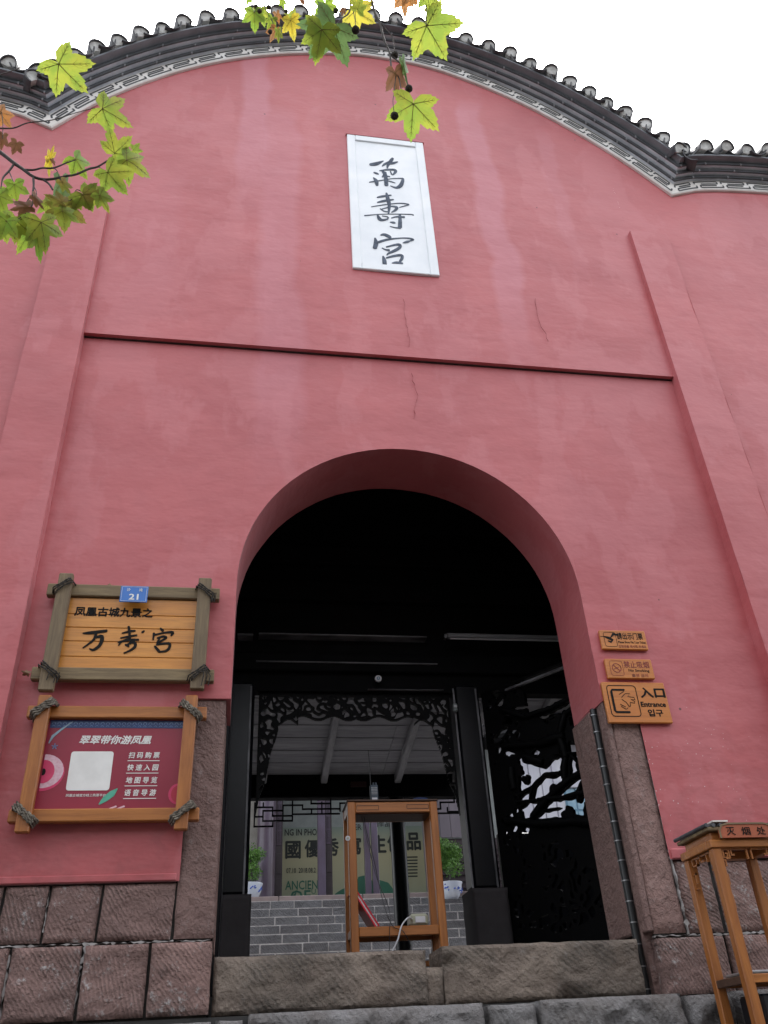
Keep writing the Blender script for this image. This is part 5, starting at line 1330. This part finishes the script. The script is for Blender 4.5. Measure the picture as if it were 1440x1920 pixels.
# ------------------------------------------------------------------ plane-tree branches overhead
def leaf_mesh(name, mat_, asym=0.0, fold=.25, droop=.25, seed=0, narrow=1.0):
    R_ = random.Random(seed); lob = [(-108, .68), (-55, .92), (0, 1.0), (53, .90), (106, .66)]
    O = [(168, .10)]; 
    pts = []
    prev = None
    lob = [(a+R_.uniform(-6, 6), l*R_.uniform(.9, 1.08)) for a, l in lob]
    for i, (a, l) in enumerate(lob):
        wA = 20 if i in (1, 2, 3) else 24
        if i == 0: pts += [(-172, .10), (-150, .30)]
        else: 
            am = (lob[i-1][0]+a)/2; pts.append((am, .50*R_.uniform(.9, 1.1)))
        pts += [(a-wA*.92, l*.66), (a-wA*.72, l*.76), (a-wA*.50, l*.75), (a-wA*.34, l*.87), (a-wA*.16, l*.88), (a, l), (a+wA*.16, l*.88), (a+wA*.34, l*.87), (a+wA*.50, l*.75), (a+wA*.72, l*.76), (a+wA*.92, l*.66)]
        if i == 4: pts += [(150, .30), (172, .10)]
    def Z(x, y):
        r = math.hypot(x, y); return -droop*r*r-fold*abs(x)*.5+.05*noise.noise((x*3+seed, y*3, seed))+.03*math.sin(6*math.atan2(x, y))*r
    vs = [(0, 0, 0)]; n = len(pts)
    for k in (.5, 1.0):
        for a, r in pts:
            x = math.sin(rad(a))*r*k*narrow; y = math.cos(rad(a))*r*k; vs.append((x, y, Z(x, y)))
    mb = MB(); fs = [(0, 1+i, 1+(i+1)) for i in range(n-1)]+[(1+i, 1+n+i, 2+n+i, 2+i) for i in range(n-1)]
    mb.add(vs, fs, 0)
    def vein(P, w0, w1):
        for sgn in (1, -1):
            v2 = []; m_ = len(P)
            for i, (x, y) in enumerate(P):
                t = Vector((P[min(i+1, m_-1)][0]-P[max(i-1, 0)][0], P[min(i+1, m_-1)][1]-P[max(i-1, 0)][1])).normalized(); w_ = w0+(w1-w0)*i/(m_-1)
                z = Z(x, y)+sgn*.007; v2 += [(x-t.y*w_, y+t.x*w_, z), (x+t.y*w_, y-t.x*w_, z)]
            mb.add(v2, [(2*i, 2*i+1, 2*i+3, 2*i+2) for i in range(m_-1)], 1)
    for a, l in lob:
        ux, uy = math.sin(rad(a))*narrow, math.cos(rad(a)); vein([(ux*l*k/6, uy*l*k/6) for k in range(0, 6)], .011, .004)
        for k in (.38, .55, .7):
            for s_2 in (-1, 1):
                a2 = a+s_2*(38); L2 = .17*(1.2-k); x0_, y0_ = ux*l*k, uy*l*k
                vein([(x0_, y0_), (x0_+math.sin(rad(a2))*L2*.5*narrow, y0_+math.cos(rad(a2))*L2*.5), (x0_+math.sin(rad(a2))*L2*narrow, y0_+math.cos(rad(a2))*L2)], .005, .002)
    me = mb.build(name, [mat_, VEIN], smooth=True); return me
PROTO = {}
def leaf(px, py, tx, ty, Y, kind, branch, wide=1.0, shape=0, tilt=0.0, dY=0.0, sc=1.0):
    """leaf whose blade joins its stalk at (px,py) and whose main lobe points to (tx,ty)"""
    p = at(px, py, Y); vw = (p-CAM).normalized(); ry = (RT*((tx-720)/FPX)+UP*((960-ty)/FPX)+fw)
    q = CAM+ry*((p-CAM).dot(vw)/ry.dot(vw)); d = q-p; L_ = d.length*sc*1.15
    yv = d.normalized(); zv = (CAM-p).normalized(); zv = (zv-yv*zv.dot(yv)).normalized(); xv = yv.cross(zv)
    if tilt: 
        Rm = Matrix.Rotation(rad(tilt), 3, yv); xv = Rm @ xv; zv = Rm @ zv
    key = (kind, shape)
    if key not in PROTO:
        PROTO[key] = leaf_mesh('leaf', LM[kind], seed=shape*3+ord(kind), fold=.2+.2*(shape % 4), droop=.12+.16*(shape % 3)); o = PROTO[key]
    else: o = linkcopy(PROTO[key])
    M = Matrix(((xv.x*wide, yv.x, zv.x, p.x), (xv.y*wide, yv.y, zv.y, p.y), (xv.z*wide, yv.z, zv.z, p.z), (0, 0, 0, 1))) @ Matrix.Diagonal((L_, L_, L_, 1))
    o.parent = branch; o.matrix_local = Matrix.Translation(-worldloc(branch)) @ M
    return o
def twig(pts, Y, rs, branch, n=6, name='twig', dY=0.0):
    P = [at(x, y, Y+dY*i) for i, (x, y) in enumerate(pts)]
    P = catmull([tuple(p)+(rs[min(i, len(rs)-1)],) for i, p in enumerate(P)], 4)
    return MB().tube([p[:3] for p in P], [p[3] for p in P], n).build(name, TWIG, branch, smooth=60)
Y1 = -2.75
q = at(-40, 262, Y1)
B1 = thing('plane_tree_branch', tuple(q), 'leafy plane tree branch reaching in from the upper left with yellow green and brown leaves', 'branch', 'plane tree branches overhead')
z4 = lambda x, y: (x/4.8, 250+y/4.8)
main = [z4(-190, 90), z4(-60, 140), z4(0, 170), z4(60, 215), z4(130, 270), z4(210, 325), z4(300, 390), z4(390, 415), z4(480, 410), z4(600, 385), z4(690, 368), z4(800, 320), z4(880, 300), z4(980, 240), z4(1050, 212)]
twig(main, Y1, [.012, .0105, .0095, .0085, .0085, .0075, .007, .006, .0055, .005, .005, .005, .0045, .004, .003], B1)
twig([z4(210, 325), z4(300, 330), z4(380, 312), z4(480, 312), z4(600, 265)], Y1, [.005, .0045, .004, .004, .003], B1)
twig([z4(300, 395), z4(303, 470), z4(295, 550), z4(295, 630), z4(258, 700), z4(262, 780)], Y1, [.0055, .005, .005, .004, .0035, .003], B1)
twig([z4(390, 418), z4(440, 455), z4(475, 508)], Y1, [.005, .0045, .004], B1)
twig([z4(130, 270), z4(85, 335), z4(30, 395), z4(15, 450), z4(5, 540)], Y1, [.005, .0045, .004, .003, .002], B1)
for P in ([z4(1030, 180), z4(990, 235)], [z4(965, 350), z4(885, 302)], [z4(300, 470), z4(325, 520), z4(330, 570)], [z4(295, 550), z4(250, 600), z4(232, 640)], [z4(745, 530), z4(690, 508), z4(660, 560), z4(640, 600), z4(590, 610)], [z4(85, 350), z4(110, 410), z4(130, 460)], [z4(258, 700), z4(180, 760), z4(145, 785)], [z4(485, 312), z4(515, 340), z4(530, 390), z4(555, 440)], [z4(600, 265), z4(680, 240)], [z4(262, 780), z4(330, 790), z4(370, 800)]):
    twig(P, Y1, [.0028, .002], B1, 5)
Lf = lambda b_, t_, k, **kw: leaf(*z4(*b_), *z4(*t_), Y1+rnd.uniform(-.06, .06), k, B1, **kw)
Lf((1030, 180), (1180, 60), 'y', shape=1, wide=1.0, tilt=15); Lf((1140, 240), (1330, 365), 'y', shape=2, tilt=-20); Lf((970, 350), (1120, 530), 'y', shape=0, tilt=25, sc=1.05)
Lf((680, 230), (790, 385), 'g', shape=3, wide=.9, tilt=-25); Lf((450, 235), (480, 120), 'w', shape=5, wide=.42); Lf((440, 250), (440, 380), 'w', shape=6, wide=.4); Lf((470, 240), (495, 290), 'b', shape=2, wide=.5)
Lf((150, 90), (110, 190), 'b', shape=4, wide=.85); Lf((555, 440), (565, 680), 't', shape=7, wide=.42); Lf((560, 440), (640, 560), 'd', shape=1, wide=.5); Lf((745, 550), (830, 700), 'd', shape=2, wide=1.3, tilt=10); Lf((770, 560), (960, 640), 'y', shape=5, wide=.8)
Lf((575, 660), (590, 880), 'd', shape=0, wide=1.05); Lf((560, 620), (420, 560), 'd', shape=3, wide=.7); Lf((130, 460), (160, 630), 'g', shape=1, wide=.75); Lf((-10, 560), (50, 725), 'g', shape=2, wide=.9)
Lf((250, 660), (90, 690), 'b', shape=3, wide=.55); Lf((310, 580), (400, 690), 'b', shape=5, wide=.42); Lf((140, 780), (130, 1000), 'y', shape=3, tilt=20); Lf((60, 790), (10, 960), 'g', shape=6, tilt=-20)
Lf((370, 800), (420, 1050), 'y', shape=1, wide=.9, tilt=-15); Lf((300, 830), (180, 1060), 'g', shape=4, wide=.7); Lf((330, 900), (360, 1130), 'g', shape=2, wide=.55); Lf((380, 850), (420, 870), 'b', shape=6, wide=.8)
Lf((560, 700), (690, 800), 'y', shape=2, wide=.7); Lf((430, 640), (330, 720), 'y', shape=5, wide=.7); Lf((1200, 150), (1290, 160), 'y', shape=3, wide=.9); Lf((900, 560), (985, 700), 'y', shape=6, wide=.7); Lf((20, 800), (60, 990), 'y', shape=5); Lf((700, 600), (650, 690), 'd', shape=4, wide=.8); Lf((60, 520), (60, 640), 'g', shape=5, wide=.8)
# upper leaves of the same branch
leaf(110, 120, 152, 168, Y1, 'y', B1, shape=4, wide=1.0, tilt=10, sc=1.1); leaf(192, 204, 243, 232, Y1, 'y', B1, shape=1, tilt=-15, wide=.9)
leaf(0, 212, 22, 242, Y1, 'o', B1, shape=2, wide=.8); leaf(5, 255, 2, 280, Y1, 'b', B1, shape=1, wide=.6)
twig([(-10, 240), (25, 240), (53, 230), (97, 225), (140, 212), (178, 202)], Y1, [.004, .0035, .003, .0025, .002], B1, 5); twig([(0, 140), (35, 128), (62, 112), (85, 108), (108, 120)], Y1, [.003, .0025, .002, .002, .0018], B1, 5)
twig([(-10, 180), (0, 200), (5, 225), (5, 260)], Y1, [.003, .002], B1, 5)

Y2 = -3.7
B2 = thing('plane_tree_branch', tuple(at(720, -40, Y2)), 'plane tree twig with big leaves and round seed balls hanging down from the top edge', 'branch', 'plane tree branches overhead')
z3 = lambda x, y: (440+x/3.43, y/3.43)
twig([z3(860, -160), z3(880, -10), z3(905, 90), z3(935, 150), z3(960, 255), z3(995, 335), z3(1008, 450)], Y2, [.006, .0055, .005, .0045, .004, .0035, .003], B2)
twig([z3(930, 130), z3(975, 190), z3(1015, 240), z3(1028, 330)], Y2, [.003, .0025, .0025, .002], B2, 5); twig([z3(995, 340), z3(1040, 385), z3(1080, 430), z3(1115, 545)], Y2, [.003, .0025, .002, .0018], B2, 5)
twig([z3(760, -140), z3(745, 0), z3(735, 80), z3(690, 120), z3(640, 172)], Y2, [.006, .005, .0035, .0025, .002], B2, 5); twig([z3(700, 15), z3(660, 10), z3(640, 0)], Y2, [.002, .002], B2, 5)
twig([z3(1025, 600), z3(1018, 650), z3(1025, 720)], Y2, [.0014, .0014], B2, 5); twig([z3(1075, 605), z3(1115, 635), z3(1150, 665)], Y2, [.0018, .0016], B2, 5); twig([z3(1010, 450), z3(1040, 470), z3(1060, 520), z3(1075, 605)], Y2, [.0025, .002], B2, 5); twig([z3(1040, 470), z3(1030, 540), z3(1025, 600)], Y2, [.0015, .0015], B2, 5)
twig([z3(1240, -150), z3(1235, 0), z3(1232, 160)], Y2, [.003, .002], B2, 5); twig([z3(760, 60), z3(775, 130), z3(778, 170)], Y2, [.0014, .0014], B2, 5); twig([z3(1160, 40), z3(1200, 90), z3(1225, 140)], Y2, [.0014, .0014], B2, 5)
def seedball(px, py, rpx, Y, br_):
    p = at(px, py, Y); dist = (p-CAM).dot(fw); r = rpx*dist/FPX
    mb = MB(); rb = []; nn_ = 10; ms = 16; R_ = random.Random(int(px*7))
    vs = []
    for i in range(nn_+1):
        for k in range(ms):
            th = math.pi*i/nn_; ph = 2*math.pi*k/ms; rr = r*(1+R_.uniform(-.07, .07)); vs.append((p.x+rr*math.sin(th)*math.cos(ph), p.y+rr*math.sin(th)*math.sin(ph), p.z+rr*math.cos(th)))
    mb.add(vs, [(i*ms+k, i*ms+(k+1) % ms, (i+1)*ms+(k+1) % ms, (i+1)*ms+k) for i in range(nn_) for k in range(ms)])
    return mb.build('seed_ball', BALL, br_)
for x, y, r in ((778, 192, 7.6), (1030, 355, 6.8), (1120, 570, 7.2), (1028, 745, 7.6), (650, 70, 5)): seedball(*z3(x, y), r, Y2, B2)
Lg = lambda b_, t_, k, **kw: leaf(*z3(*b_), *z3(*t_), Y2+rnd.uniform(-.04, .04), k, B2, **kw)
Lg((560, 190), (520, 390), 'y', shape=1, wide=.9); Lg((635, 172), (515, 350), 't', shape=2, wide=1.08, sc=1.08); Lg((775, 70), (880, 150), 'w', shape=3, sc=1.15); Lg((790, 60), (820, -20), 'y', shape=1, sc=1.0)
Lg((1235, 165), (1355, 360), 'y', shape=0, wide=1.05, sc=1.02); Lg((1240, -30), (1250, 90), 'y', shape=2, wide=.9); Lg((1150, 668), (1120, 890), 'y', shape=4, wide=1.05, tilt=8); Lg((1030, 470), (1045, 625), 'b', shape=3, wide=.62); Lg((1080, 400), (1110, 545), 't', shape=5, wide=.22)
Lg((1085, -40), (1100, 120), 'o', shape=1, wide=.6); Lg((1130, -60), (1170, 40), 'o', shape=2, wide=1.1); Lg((580, 20), (600, 150), 'g', shape=1, wide=.8); Lg((700, 60), (690, 100), 'b', shape=1, wide=.7); Lg((1250, 60), (1300, 130), 'd', shape=2, wide=.5); Lg((500, 130), (470, 200), 'y', shape=6, wide=.6)
Y3 = -2.3
B3 = thing('plane_tree_branch', tuple(at(540, -30, Y3)), 'higher cluster of small plane leaves and seed balls left of the top centre', 'branch', 'plane tree branches overhead')
Lh = lambda b_, t_, k, **kw: leaf(*z3(*b_), *z3(*t_), Y3+rnd.uniform(-.05, .05), k, B3, **kw)
Lh((125, 80), (130, 195), 'g', shape=2, sc=1.0); Lh((170, 70), (190, 165), 'y', shape=1, wide=.8); Lh((360, 130), (378, 250), 'w', shape=4, wide=.8); Lh((350, 120), (430, 100), 'y', shape=3, wide=.7); Lh((262, 190), (228, 275), 'o', shape=1, wide=.7); Lh((270, 90), (290, 160), 'o', shape=4, wide=.6); Lh((240, 120), (215, 185), 'g', shape=3, wide=.8)
Lh((420, -40), (440, 30), 'b', shape=2, wide=1.0); Lh((300, 0), (320, 60), 'g', shape=6, wide=.6); Lh((95, -20), (75, 40), 'g', shape=5, wide=.6); Lh((280, 200), (285, 275), 'y', shape=6, wide=.5)
for x, y, r in ((138, 45, 4.6), (160, 72, 4.4), (220, 48, 4.6), (333, 73, 3.6), (320, 107, 4.0), (228, 205, 4.2), (295, 215, 3.6)): seedball(*z3(x, y), r, Y3, B3)
twig([z3(120, -120), z3(180, -10), z3(200, 60), z3(230, 110), z3(262, 190)], Y3, [.006, .005, .004, .003, .002], B3, 5); twig([z3(180, -10), z3(150, 40), z3(125, 80)], Y3, [.003, .002], B3, 5); twig([z3(200, 30), z3(300, 60), z3(360, 130)], Y3, [.003, .002], B3, 5); twig([z3(262, 130), z3(300, 170), z3(295, 215)], Y3, [.002, .0015], B3, 5)
twig([z3(300, -120), z3(380, -60), z3(420, -40)], Y3, [.004, .003], B3, 5)

# dry curled leaf caught behind the upper sign
dl = tag(linkcopy(PROTO[('b', 1)]) if ('b', 1) in PROTO else None, 'dry brown curled leaf caught on the left end of the upper sign frame', 'leaf')
p = at(52, 1262, -.09); dl.parent = None; dl.name = 'fallen_leaf'
dl.matrix_world = Matrix.Translation(p) @ Matrix.Rotation(rad(100), 4, 'X') @ Matrix.Rotation(rad(70), 4, 'Z') @ Matrix.Diagonal((.03, .05, .06, 1))
dl2 = tag(linkcopy(PROTO[('b', 2)]), 'tiny brown leaf lying on top of the upper sign frame', 'leaf'); dl2.parent = None; dl2.name = 'fallen_leaf'
p = at(205, 1096, -.06); dl2.matrix_world = Matrix.Translation(p) @ Matrix.Rotation(rad(80), 4, 'X') @ Matrix.Diagonal((.022, .022, .03, 1))
